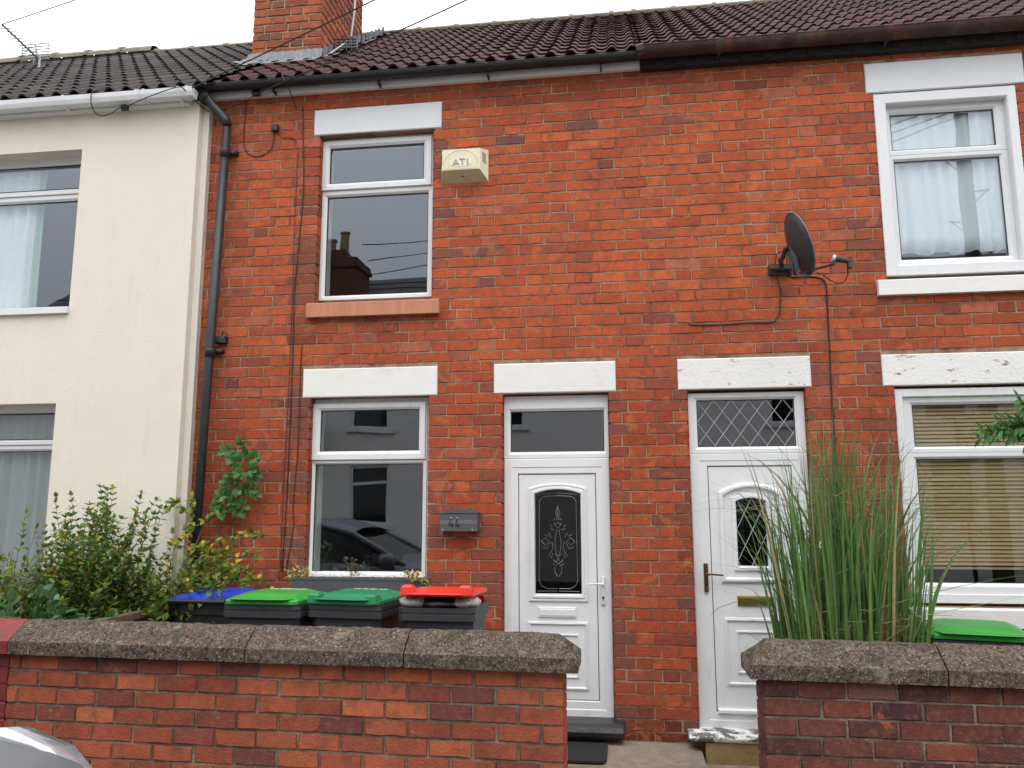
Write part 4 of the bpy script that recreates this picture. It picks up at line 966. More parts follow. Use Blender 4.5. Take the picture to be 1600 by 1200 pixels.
def cable(pts, Yv, r, m, label, name='cable', group=None, cat='cable'):
    w_ = []
    pp = [P(a, b, Yv if not isinstance(Yv, (list, tuple)) else Yv[i]) for i, (a, b) in enumerate(pts)]
    # catmull-rom smooth
    for i in range(len(pp)-1):
        p0, p1, p2, p3 = pp[max(i-1, 0)], pp[i], pp[i+1], pp[min(i+2, len(pp)-1)]
        for k in range(4):
            t = k/4; w_.append(.5*((2*p1)+(p2-p0)*t+(2*p0-5*p1+4*p2-p3)*t*t+(3*p1-p0-3*p2+p3)*t**3))
    w_.append(pp[-1]); mb = MB(); mb.tube(w_, r, 6); o = mb.build(name, m, None, smooth=True); return tag(o, label, cat, group)
Yk = D-.006
cable([(1231,430),(1240,433),(1262,432),(1280,434),(1289,440),(1292,455),(1293,480),(1297,560),(1299,610),(1304,690),(1307,740),(1312,830),(1316,960)], Yk, .005, M_cable, 'thick black cable running down the brickwork from the dish into the tall grass')
cable([(1214,430),(1216,440),(1219,452),(1219,470),(1218,488),(1213,499),(1204,504),(1180,504),(1160,505),(1130,507),(1085,508),(1076,505)], Yk, .0042, M_cable, 'black cable running sideways along the bricks from the satellite dish')
cable([(384,150),(384,170),(382,195),(381,222),(386,238),(398,244),(412,242),(424,232),(429,212)], Yk, .0036, M_cable, 'short looping black cable between eaves and small black box')
cable([(436,209),(441,215),(452,215),(460,217),(465,226),(465,245),(461,330),(458,430),(454,533),(449,650),(443,760),(438,890)], Yk+.002, .0026, M_bcable, 'thin brown cable from the little black box down beside the windows')
cable([(473,168),(474,230),(474,300),(466,392),(460,460),(458,540),(455,620),(449,760),(441,893)], Yk, .0038, M_cable, 'black cable dropping straight from the eaves left of the upper window')
cable([(472,536),(470,570),(466,690),(458,790),(459,820),(449,880),(447,900)], Yk, .0034, M_cable, 'black cable starting from a hole in a brick above the ground floor lintel')
jb = thing('junction_box', P(431,202,D), 'small square black cable box on the bricks left of the upper window', 'junction box')
mb = MB(); c_ = P(431.5, 202, D); mb.rbox(c_.x-.026, c_.x+.026, D-.035, D-.001, c_.z-.026, c_.z+.026, .005); mb.build('cover', M_black, jb)
mb = MB(); mb.tube([(c_.x-.01, D-.02, c_.z-.026), (c_.x-.01, D-.02, c_.z-.036)], .006, 8); mb.tube([(c_.x+.012, D-.02, c_.z-.026), (c_.x+.014, D-.02, c_.z-.036)], .006, 8); mb.build('cable_gland', M_black, jb)

pq = thing('door_plaque', (P(1300,852,D).x, D, P(1300,852,D).z), 'small black plaque with white rim on the bricks hidden behind the tall grass', 'plaque')
mb = MB(); c_ = P(1300, 852, D); mb.sweep([[(c_.x+rx*math.cos(a), y_, c_.z+rz_p*math.sin(a)) for a in [2*math.pi*j/28 for j in range(28)]] for rx, rz_p, y_ in ((.085,.050,D-.001),(.085,.050,D-.008),(.074,.041,D-.009),(.0001,.0001,D-.006))]); mb.build('rim', M_white, pq)
mb = MB(); mb.sweep([[(c_.x+rx*math.cos(a), y_, c_.z+rz_p*math.sin(a)) for a in [2*math.pi*j/28 for j in range(28)]] for rx, rz_p, y_ in ((.074,.041,D-.007),(.074,.041,D-.0105),(.0001,.0001,D-.0105))]); mb.build('face', M_black, pq)
# ================================================================= window box with plants
Ywb = D-.075
wx0, wx1 = PX(456, 915, Ywb-.1), PX(667, 915, Ywb-.1); wz1, wz0 = PZ(560, 903.5, Ywb-.1), PZ(560, 921, Ywb-.1)-.05
sillz = PZ(570, 912, sY)
wbx = thing('window_box', ((wx0+wx1)/2, Ywb, wz0), 'long grey metal window box with straggly plants under the ground floor window', 'window box')
mb = MB(); th = .006; y0_, y1_ = Ywb-.12, Ywb+.02
mb.box(wx0, wx1, y0_, y0_+th, wz0, wz1); mb.box(wx0, wx1, y1_-th, y1_, wz0, wz1); mb.box(wx0, wx0+th, y0_+th, y1_-th, wz0, wz1); mb.box(wx1-th, wx1, y0_+th, y1_-th, wz0, wz1); mb.box(wx0, wx1, y0_, y1_, wz0-.004, wz0)
mb.box(wx0-.004, wx1+.004, y0_-.004, y0_, wz1-.012, wz1+.004); mb.build('trough', M_grey, wbx)
mb = MB(); mb.box(wx0+th, wx1-th, y0_+th, y1_-th, wz0+.0, wz1-.015); mb.build('soil', M_soil, wbx)

# ---- leaves
def leaf(mb, p, d, n_, L_, W_, col, bend=.15):
    d = d.normalized(); s_ = d.cross(n_)
    if s_.length < 1e-4: s_ = d.cross(Vector((1, 0, .1)))
    s_.normalize(); n2 = s_.cross(d).normalized(); k = .06*L_
    a = p; b = p+d*L_*.28+s_*W_*.42+n2*k; c = p+d*L_*.65+s_*W_*.42+n2*k*.6-n2*bend*L_*.3; t = p+d*L_-n2*bend*L_
    b2 = p+d*L_*.28-s_*W_*.42+n2*k; c2 = p+d*L_*.65-s_*W_*.42+n2*k*.6-n2*bend*L_*.3; m1 = p+d*L_*.3; m2 = p+d*L_*.65-n2*bend*L_*.3
    mb.add([a, b, c, t, c2, b2, m1, m2], [(0,1,6),(1,2,7,6),(2,3,7),(0,6,5),(6,7,4,5),(7,3,4)], col)
def rv(r, a=1): return Vector((r.uniform(-a, a), r.uniform(-a, a), r.uniform(-a, a)))
def shoot(mbS, mbL, p, d, length, r, cols, Ls, sp_, Wf=.5, curve=.15, grav=0, rad0=.004, pair=True, whorl=None, thin=1):
    p = Vector(p); d = d.normalized(); n = max(3, int(length/.04)); pts = [p.copy()]; acc = 0; step = length/n
    for i in range(n):
        d = (d+rv(r, curve)*.4+Vector((0, 0, -grav))).normalized(); p = p+d*step; pts.append(p.copy()); acc += step
        while acc > sp_:
            acc -= sp_; sd_ = rv(r); sd_ = (sd_-d*sd_.dot(d)).normalized()
            for s_ in ((1, -1) if pair else (1,)):
                if r.random() > thin: continue
                dl = (d*.7+sd_*s_*r.uniform(.6, 1.1)+rv(r, .25)); L_ = Ls*r.uniform(.65, 1.2); leaf(mbL, p, dl, Vector((0, 0, 1))+rv(r, .5), L_, L_*Wf*r.uniform(.8, 1.15), r.choice(cols), r.uniform(0, .35))
    leaf(mbL, p, d, rv(r), Ls*.9, Ls*Wf*.8, cols[0])
    mbS.tube(pts, rad0, 4, r2=.001)
    return pts
G1 = [(.14,.24,.05),(.16,.27,.055),(.09,.17,.04),(.17,.26,.06),(.10,.18,.055),(.07,.14,.03)]
G2 = [(.15,.22,.035),(.19,.26,.04),(.12,.20,.035),(.10,.18,.03),(.22,.27,.04),(.09,.16,.03)]
YL_ = (.48,.33,.015)
G3 = [(.045,.16,.03),(.06,.20,.04),(.05,.14,.03)]
G4 = [(.075,.16,.07),(.095,.20,.08),(.06,.135,.06)]

# plants in window box
r = random.Random(3)
mbS, mbL = MB(), MB()
def wbp(px, py): q = P(px, py, Ywb-.05); return q
for i in range(70):   # golden leafy clump left
    q = wbp(r.uniform(450, 482), r.uniform(884, 905)); leaf(mbL, q+Vector((0, r.uniform(-.06, .03), 0)), rv(r)+Vector((0, -.3, .3)), Vector((0, -.3, 1))+rv(r, .5), r.uniform(.02, .035), r.uniform(.016, .025), r.choice([(.28,.32,.08),(.38,.38,.14),(.16,.24,.05),(.42,.40,.20)]))
for i in range(90):   # trailing variegated plant right
    t = r.random(); q = wbp(635+30*t+r.uniform(-5, 8)+max(0, t-.6)*20, 896+28*max(0, t-.45)+r.uniform(-6, 7)); leaf(mbL, q+Vector((0, -.09 if t > .6 else r.uniform(-.08, .02), 0)), rv(r)+Vector((.2, -.3, -.1)), Vector((0, -.6, 1))+rv(r, .5), r.uniform(.018, .03), r.uniform(.014, .022), r.choice([(.36,.33,.06),(.45,.40,.14),(.25,.26,.05),(.30,.10,.04),(.48,.46,.22)]))
for i in range(16):    # middle geranium
    b0 = wbp(555+r.uniform(-8, 8), 900); d_ = Vector((r.uniform(-.8, .8), r.uniform(-.3, .2), 1)).normalized(); pts = shoot(mbS, mbL, b0, d_, r.uniform(.04, .13), r, [(.06,.10,.03),(.10,.13,.04),(.16,.08,.04)], .026, .035, .9, .3, rad0=.002)
    if i % 5 == 0:
        for k in range(9): leaf(mbL, pts[-1]+rv(r, .008), rv(r), rv(r), .014, .012, (.28,.03,.04))
for i in range(46):   # dry straw
    x_ = r.choice([r.uniform(478, 540), r.uniform(540, 640), r.uniform(600, 640)]); b0 = wbp(x_, 903); pts = [b0]; d_ = Vector((r.uniform(-1, 1), r.uniform(-.5, .1), r.uniform(.1, 1.3))).normalized()
    for k in range(5): d_ = (d_+Vector((r.uniform(-.3,.3), 0, -.35))).normalized(); pts.append(pts[-1]+d_*r.uniform(.012, .028))
    mbS.tube(pts, .0012, 3, col=(.3,.24,.15))
mbL.build('foliage', M_leaf, wbx, colattr=True)
mbS.build('stems', mat('dry_straw', (.30,.24,.15), rough=.9, vary=.3), wbx)
mb = MB(); q = wbp(543, 900); mb.sweep([[(q.x+rr*math.cos(a)*1.6, q.y-.02+rr*.8*math.sin(a), q.z+z) for a in [2*math.pi*j/12 for j in range(12)]] for rr, z in ((.0,-.01),(.018,-.008),(.022,.002),(.015,.011),(.0,.014))]); st = mb.build('pebble', mat('white_pebble', (.6,.58,.55), rough=.7), None, smooth=True); tag(st, 'white oval pebble lying in the window box soil', 'pebble')

# ---- shrubs left
def shrub(name, label, seed, roots, nst, hts, cols, Ls, sp_, Wf, spread, yellow=.05, curve=.2, sub=3, target=None, grav=0.0, thin=1, rad0=.006):
    r = random.Random(seed); mbS, mbL = MB(), MB(); c0 = Vector(roots[0])
    t = thing(name, c0, label, 'shrub')
    for i in range(nst):
        b0 = Vector(r.choice(roots))+Vector((r.uniform(-.08, .08), r.uniform(-.08, .08), 0)); d_ = Vector((r.uniform(-spread[0], spread[1]), r.uniform(-spread[2], spread[2]), 1)).normalized()
        L_ = r.uniform(*hts)
        cc = [(YL_ if r.random() < yellow else c) for c in cols for _ in range(2)]
        # main stem bare at base
        n = 8; pts = [b0]; p = b0.copy(); d2 = d_.copy()
        for k in range(n): d2 = (d2+rv(r, curve)*.3+Vector((0, 0, .05-grav))).normalized(); p = p+d2*L_*.6/n; pts.append(p.copy())
        mbS.tube(pts, rad0, 5, r2=rad0*.5)
        shoot(mbS, mbL, p, d2, L_*.4, r, cc, Ls, sp_, Wf, curve, grav, rad0*.5, thin=thin)
        for k in range(sub*2):
            j = r.randint(1, n); ds_ = (d2+Vector((r.uniform(-1, 1), r.uniform(-1, 1), r.uniform(.0, .8)))).normalized()
            shoot(mbS, mbL, pts[j], ds_, L_*r.uniform(.15, .38), r, cc, Ls, sp_, Wf, curve, grav, rad0*.4, thin=thin)
    mbS.build('branches', M_twig, t); mbL.build('foliage', M_leaf, t, colattr=True)
    return t
shrub('shrub', 'dense privet-like shrub with small upright dark green leaves against the cream wall', 21, [(-3.55, 5.2, .05), (-3.45, 5.05, .05), (-3.72, 5.15, .05)], 84, (.8, 1.64), G1, .044, .021, .54, (.30, .26, .18), .06, .24, 5)
shrub('shrub', 'loose straggly bush with yellowing leaves spreading behind the blue bin', 22, [(-3.15, 5.25, .05), (-3.0, 5.3, .05), (-3.3, 5.1, .05)], 38, (.8, 1.4), G2, .058, .042, .62, (.55, .75, .15), .14, .35, 5, thin=.9)
shrub('shrub', 'pale green open bush at the far left in front of the rendered house window', 23, [(-4.15, 5.1, .05), (-4.35, 5.1, .05), (-4.0, 4.95, .05)], 54, (.8, 1.45), G2[:3]+G1[:3], .054, .04, .55, (.4, .4, .15), .10, .35, 4, thin=.75)
shrub('shrub', 'low clump of broad blue-green leaves just behind the garden wall coping', 24, [(-3.75, 4.62, .05), (-3.55, 4.62, .05), (-3.9, 4.62, .05), (-3.4, 4.62, .05)], 44, (.6, .96), G4+G3[:1], .105, .06, .62, (.25, .25, .08), .03, .3, 2)
# climbing stem with compound leaves on the brick
def climber():
    r = random.Random(8); mbS, mbL = MB(), MB(); t = thing('climbing_plant', (-2.95, 5.6, 0), 'bright green climbing rose stem with leaflets creeping up the brick beside the drainpipe', 'climber')
    Yc_ = 5.6
    main = [P(285,930,5.45), P(300,870,5.5), P(318,820,5.55), P(335,805,5.58), P(350,785,5.6), P(366,760,5.62), P(385,735,5.63), P(385,722,5.63), P(377,700,5.64)]
    mbS.tube(main, .009, 6, r2=.004)
    for p_ in main[:5]:
        for _ in range(7): leaf(mbL, p_+rv(r, .05), rv(r)+Vector((0, -.3, 0)), Vector((0, -.8, .8))+rv(r, .5), r.uniform(.035, .06), r.uniform(.026, .04), r.choice(G2+G3))
    tips = [(377,692),(352,706),(362,712),(400,715),(395,735),(375,740),(360,745),(392,765),(400,770),(372,765),(352,768),(338,790),(380,790),(374,800),(362,785),(345,800),(402,740),(385,712),(366,722),(345,775),(355,755),(398,748)]
    for (tx, ty) in tips:
        e_ = P(tx, ty, Yc_+r.uniform(-.04, .03)); s_ = min(main, key=lambda q: (q-e_).length); mbS.tube([s_, s_.lerp(e_, .5)+Vector((0, -.01, .015)), e_], .0016, 4)
        d_ = (e_-s_).normalized() if (e_-s_).length > .01 else Vector((0, 0, 1))
        for k in range(3):
            pk = s_.lerp(e_, .45+.28*k); sd_ = d_.cross(Vector((0, -1, 0))).normalized()
            for sg in (1, -1): leaf(mbL, pk, d_*.4+sd_*sg+Vector((0, -.3, 0)), Vector((0, -1, .5))+rv(r, .3), r.uniform(.05, .068), r.uniform(.034, .046), r.choice(G3))
        leaf(mbL, e_, d_+Vector((0, -.3, -.2)), Vector((0, -1, .5))+rv(r, .3), .068, .044, r.choice(G3))
    # side stems to the right, lower
    for (ax, ay, bx, by) in ((330,850,410,838), (300,860,395,905), (320,905,380,890), (300,835,300,780), (290,800,262,790), (315,870,405,870), (300,920,372,905), (285,880,330,850), (290,905,345,915), (340,880,420,915), (330,860,300,905), (350,900,395,925), (310,890,360,860), (270,860,300,830)):
        a = P(ax, ay, 5.5); b = P(bx, by, 5.52); n = 9; pts = [a.lerp(b, k/n)+Vector((0, r.uniform(-.03, .03), .04*math.sin(math.pi*k/n)+r.uniform(-.01, .01))) for k in range(n+1)]; mbS.tube(pts, .003, 4, r2=.001)
        for p_ in pts[1:]:
            for _ in range(3): leaf(mbL, p_, rv(r)+Vector((0, -.3, 0)), Vector((0, -.8, .8))+rv(r, .5), r.uniform(.035, .06), r.uniform(.026, .04), r.choice(G2+[YL_]))
    mbS.build('stems', M_twig, t); mbL.build('foliage', M_leaf, t, colattr=True)
climber()

# tall grass
r = random.Random(31)
gt = thing('ornamental_grass', (1.25, 4.85, -.05), 'tall clump of green ornamental grass growing behind the right garden wall', 'grass plant')
mb = MB(); NB = 560
GC = [(.11,.22,.06),(.14,.27,.075),(.085,.18,.05),(.19,.31,.10),(.12,.22,.085),(.13,.25,.06)]
for i in range(NB):
    px_ = 1234+r.betavariate(1.15, 1.15)*192; Yv = r.uniform(4.72, 5.12); b0 = P(px_, 1080, Yv); b0.z = .02
    rel = (px_-1328)/102; tall = r.random()
    H_ = (r.uniform(.9, 1.4) if tall < .45 else r.uniform(1.4, 2.02))*(1.08-.22*abs(rel))
    lean = Vector((rel*r.uniform(-.02, .13)+r.uniform(-.05, .05), r.uniform(-.08, .05), 1)).normalized()
    arc = r.uniform(.02, .16) if r.random() < .8 else r.uniform(.3, .8); bd = Vector((rel*.8+r.uniform(-.8, .8), r.uniform(-.4, .3), 0)).normalized()
    n = 14; pts = []; p = b0.copy(); d_ = lean.copy(); kink = r.randint(7, 12) if r.random() < .16 else -1
    for k in range(n+1):
        pts.append(p.copy()); f = (k/n)**3; d_ = (d_+(bd-Vector((0, 0, .6)))*arc*f*.5+rv(r, .012)).normalized()
        if k == kink: d_ = (d_+Vector((r.choice((-1, 1))*r.uniform(.6, 1.3), r.uniform(-.5, .2), -r.uniform(.2, 1.0)))).normalized()
        p = p+d_*H_/n
    w0 = r.uniform(.003, .0125) if r.random() < .86 else r.uniform(.012, .018); fdir = Vector((r.uniform(-1, 1), r.uniform(-.6, .6), 0)).normalized()
    q_ = r.random(); col = r.choice(GC) if q_ < .91 else ((.42,.34,.18) if q_ < .96 else (.24,.20,.09))
    kk = r.uniform(.75, 1.15); col = tuple(v*kk for v in col)
    vs = []
    for k, p in enumerate(pts):
        tt_ = k/n; ww = w0*(1-tt_**2.5)*(.55+.45*min(1, tt_*4))+.0004; tw = fdir+Vector((.2*math.sin(tt_*3+i), .2*math.cos(tt_*3+i), 0))*.6; vs += [p-tw*ww, p+fdir.cross(Vector((0, 0, 1)))*ww*.6, p+tw*ww]
    fs = []
    for k in range(n): a = 3*k; fs += [(a, a+1, a+4, a+3), (a+1, a+2, a+5, a+4)]
    mb.add(vs, fs, col)
for i in range(70):  # fine arching tips
    rel = r.uniform(-1, 1); b0 = P(1328+95*rel, 860, r.uniform(4.75, 5.1)); sg = -1 if r.random() < .6 else 1
    pts = [b0]; d_ = Vector((sg*r.uniform(.05, .4), r.uniform(-.2, .12), 1)).normalized(); st_ = r.uniform(.035, .06)
    for k in range(14): d_ = (d_+Vector((sg*.09, 0, -.10))).normalized(); pts.append(pts[-1]+d_*st_)
    mb.tube(pts, .0016, 3, col=r.choice([(.18,.20,.10),(.09,.15,.05),(.34,.29,.17)]), r2=.0005)
for i in range(110):   # dead straw and short broken blades low in the clump
    px_ = 1236+r.betavariate(1.6, 1.0)*196; b0 = P(px_, 990, r.uniform(4.66, 4.95)); b0.z = r.uniform(.55, .80)
    pts = [b0]; d_ = Vector((r.uniform(-.45, .45), r.uniform(-.3, .1), 1)).normalized(); st_ = r.uniform(.03, .06)
    for k in range(6):
        d_ = (d_+rv(r, .12)).normalized()
        if k == 4 and r.random() < .5: d_ = (d_+Vector((r.choice((-1, 1)), 0, -.9))).normalized()
        pts.append(pts[-1]+d_*st_)
    mb.tube(pts, r.uniform(.0018, .0042), 4, col=r.choice([(.34,.27,.13),(.26,.19,.09),(.42,.36,.20),(.16,.19,.06)]), r2=.001)
for (px_, w_) in ((1347, .016), (1312, .009), (1370, .010)):   # a few thick stalks
    b0 = P(px_, 1080, 4.72); b0.z = .02; mb.tube([b0, b0+Vector((.0, 0, .7)), b0+Vector((-.02, 0, 1.25)), b0+Vector((-.03, .02, 1.6))], w_, 7, col=(.17,.27,.07), r2=.003)
mb.build('blades', M_blade, gt, colattr=True)
mb = MB(); 
for i in range(30):
    b0 = P(r.uniform(1225, 1435), 1080, r.uniform(4.7, 5.1)); b0.z = 0; mb.tube([b0, b0+Vector((r.uniform(-.05, .05), 0, .5))], .006, 5)
mb.build('stems', mat('dry_grass_base', (.20,.15,.07), rough=.9, vary=.3), gt)

# right-hand sapling reaching in from beyond the frame edge
tr = thing('young_tree', (2.72, 4.75, 0), 'leafy green branch of a young tree reaching in at the right edge over the blind', 'tree')
r = random.Random(17); mbS, mbL = MB(), MB(); base = Vector((2.72, 4.75, 0)); tp = Vector((2.62, 4.72, 2.3)); mbS.tube([base, Vector((2.66, 4.76, 1.1)), tp, Vector((2.72, 4.7, 2.9))], .02, 7, r2=.008)
for i in range(30):
    z = r.uniform(1.1, 2.9); p = base.lerp(tp, z/2.3); d_ = Vector((r.uniform(-.3, 1.2), r.uniform(-1, 1), r.uniform(0, .8))).normalized(); shoot(mbS, mbL, p, d_, r.uniform(.3, .55), r, G3, .06, .035, .4, .25, .03, .004)
for (ax, ay) in ((1527,685),(1530,672),(1545,678),(1560,672),(1552,655),(1585,668),(1590,640),(1585,625),(1598,690),(1572,684)):
    e_ = P(ax+6, ay, 4.7); s_ = P(1625, 662, 4.75); mid = s_.lerp(e_, .5)+Vector((0, 0, .02)); mbS.tube([s_, mid, e_], .003, 5)
    for k in range(10):
        q = s_.lerp(e_, k/9); d_ = (e_-s_).normalized()
        for sg in (1, -1): leaf(mbL, q, d_*.6+Vector((0, r.uniform(-.6, .4), sg*.7)), Vector((0, -1, .6))+rv(r, .4), r.uniform(.045, .075), .022, r.choice(G3))
mbS.tube([Vector((2.62, 4.76, 1.35)), P(1625, 662, 4.75)], .006, 5)
mbS.build('trunk', M_twig, tr); mbL.build('crown', M_leaf, tr, colattr=True)

# ================================================================= GARDEN WALLS
GW = 4.17; SLP = -.0088
def gz(v, x): return 1.5+v+SLP*(x+1.2)
xe1 = PX(881, 1100, GW); xs1 = PX(12, 1060, GW); xs2 = PX(1193, 1100, GW)
PG = [((.42,.10,.048),7),((.38,.088,.044),7),((.31,.072,.040),6),((.24,.060,.042),3),((.48,.118,.05),4),((.18,.054,.043),2)]
PG2 = [((.155,.05,.034),6),((.125,.042,.03),6),((.19,.055,.035),5),((.08,.032,.03),3),((.23,.06,.035),1.5),((.22,.10,.07),.5)]
def gardenwall(label, x0, x1, pal, seed, uoff, endR=True, endL=True, grp='garden walls along the pavement', mt=None):
    t = thing('garden_wall', ((x0+x1)/2, GW+.11, -.05), label, 'garden wall', grp)
    rnd = random.Random(seed); mb = MB(); top = 1.5-.787+SLP*1.2
    CHG = .0859
    lay(mb, x0, x1, -.12, top, [], lambda u, d, w_: (u, GW+d, w_), rnd, pal, CH=CHG, phase=top-CHG*12+.004, L=.2155, J=.011, uoff=uoff, bond='str', deep=.1, slope=SLP, purple=False, jit=.0028)
    if endR: lay(mb, GW+.108, GW+.22, -.12, top, [], lambda u, d, w_: (x1-d, u, w_+SLP*(x1-u)), rnd, pal, CH=CHG, phase=top-CHG*12+.004, L=.2155, J=.012, uoff=GW, bond='str', deep=.05, purple=False)
    if endL: lay(mb, GW+.108, GW+.22, -.12, top, [], lambda u, d, w_: (x0+d, u, w_+SLP*(x0-u)), rnd, pal, CH=CHG, phase=top-CHG*12+.004, L=.2155, J=.012, uoff=GW, bond='str', deep=.05, purple=False)
    w_ = mb.build('brickwork', mt or M_gbrick, t, colattr=True)
    mb = MB(); zt_l, zt_r = top+SLP*x0, top+SLP*x1; e = .007
    mb.add([(x0+e,GW+e,-.3),(x1-e,GW+e,-.3),(x1-e,GW+.215,-.3),(x0+e,GW+.215,-.3),(x0+e,GW+e,zt_l),(x1-e,GW+e,zt_r),(x1-e,GW+.215,zt_r),(x0+e,GW+.215,zt_l)], [(0,1,5,4),(1,2,6,5),(2,3,7,6),(3,0,4,7),(4,5,6,7)]); mb.build('mortar', M_gmortar, w_)
    return t
gw1 = gardenwall('low red brick garden wall in front of the four wheelie bins', xs1, xe1, PG, 41, PX(470,1080,GW))
gw2 = gardenwall('dark sooty brick garden wall in front of the tall grass', xs2, XR, PG2, 43, PX(1309,1131,GW)+.05)
def coping(parent, x0, x1, m, hipL=False, hipR=False, seed=0, tilt=0):
    """weathered concrete coping: upright edge, sloped faces, flat top"""
    yf, yb = GW-.05, GW+.27; z0c, z1c, z2c = -.779, -.711, -.617
    prof = [(yf, z0c), (yf-.0, z1c), (yf+.125, z2c), (yb-.125, z2c), (yb, z1c), (yb, z0c)]
    nx = max(6, int((x1-x0)/.014)); P2 = []
    sub = []
    for i in range(len(prof)):
        a, b = prof[i], prof[(i+1) % len(prof)]; ln = math.hypot(b[0]-a[0], b[1]-a[1]); k = max(1, int(ln/.014)) if i in (0, 1) else max(1, int(ln/.05))
        for j in range(k): sub.append((a[0]+(b[0]-a[0])*j/k, a[1]+(b[1]-a[1])*j/k))
    loops = []
    for i in range(nx+1):
        t = i/nx; lp = []
        for (y, z) in sub:
            x = x0+(x1-x0)*t
            # hip ends: higher points pulled in
            hgt = max(0, (z-z1c)/(z2c-z1c))
            if hipL: x = x0+hgt*.10+(x1-x0-hgt*.10)*t
            if hipR: x = x-hgt*.10*t
            # arris rounding and roughness
            nz = noise.noise(Vector((x*38+seed, y*38, z*38)))*.0035+noise.noise(Vector((x*90, y*90, z*90+seed)))*.003+noise.noise(Vector((x*9+seed, y*9, z*9)))*.004
            if i in (0, nx): nz -= .004
            cyy, czz = (yf+yb)/2, (z0c+z1c)/2
            dv = Vector((0, y-cyy, z-czz)).normalized()
            lp.append((x, y+dv.y*nz, gz(z+dv.z*nz+tilt*(t-.5), x)))
        loops.append(lp)
    mb = MB(); mb.sweep(loops)
    for lp, rev in ((loops[0], False), (loops[-1], True)):
        mb.poly(lp if rev else list(reversed(lp)))
    return mb.build('coping_stone', m, parent)
cj = [PX(12, 1000, GW-.05), PX(44.5, 1000, GW-.05), PX(147.5, 1005, GW-.05), PX(381.5, 1015, GW-.05), PX(630, 1020, GW-.05), PX(903, 1045, GW-.05)+.0]
for i in range(5):
    coping(gw1, cj[i]+(.004 if i else 0), cj[i+1]-(.004 if i < 4 else 0), M_coping, hipR=(i == 4), seed=i*10, tilt=[0, 0, .0, .003, -.003][i])
mb = MB()
for i, x in enumerate(cj[1:-1]): 
    for (y0, z0, y1, z1) in ((GW-.043, -.776, GW-.043, -.714), (GW-.043, -.714, GW+.08, -.624)):
        if i in (0, 1): mb.tube([(x, y0, gz(z0, x)), (x, y1, gz(z1, x))], .007, 6)
mb.build('coping_joint', M_gmortar, gw1)
ck = [PX(1172, 1040, GW-.05), PX(1482, 1050, GW-.05)]; ck += [ck[1]+.84, ck[1]+1.68, ck[1]+2.5, XR]
for i in range(5): coping(gw2, ck[i]+(.004 if i else 0), ck[i+1]-.004, M_coping, hipL=(i == 0), seed=70+i*10)
# painted red wall at the left
gw0 = thing('garden_wall', (-4.6, GW+.11, -.05), 'maroon red painted garden wall at the left edge of the picture', 'garden wall', 'garden walls along the pavement')
mb = MB(); lay(mb, -8.5, xs1-.002, -.12, 1.5-.787+SLP*1.2, [], lambda u, d, w_: (u, GW+d-.002, w_), random.Random(6), [((.2,.02,.02),1)], CH=.0859, phase=1.5-.787-.0859*12, L=.2155, J=.012, bond='str', slope=SLP, purple=False); mb.build('brickwork', M_redp, gw0)
mb = MB(); mb.box(-8.5, xs1-.004, GW+.003, GW+.215, -.3, 1.5-.745); mb.build('mortar', M_redp, gw0)
xx_ = cj[0]; k = 0
while xx_ > -8.3: coping(gw0, xx_-.84, xx_-.003, M_redp, seed=100+k); xx_ -= .84; k += 1

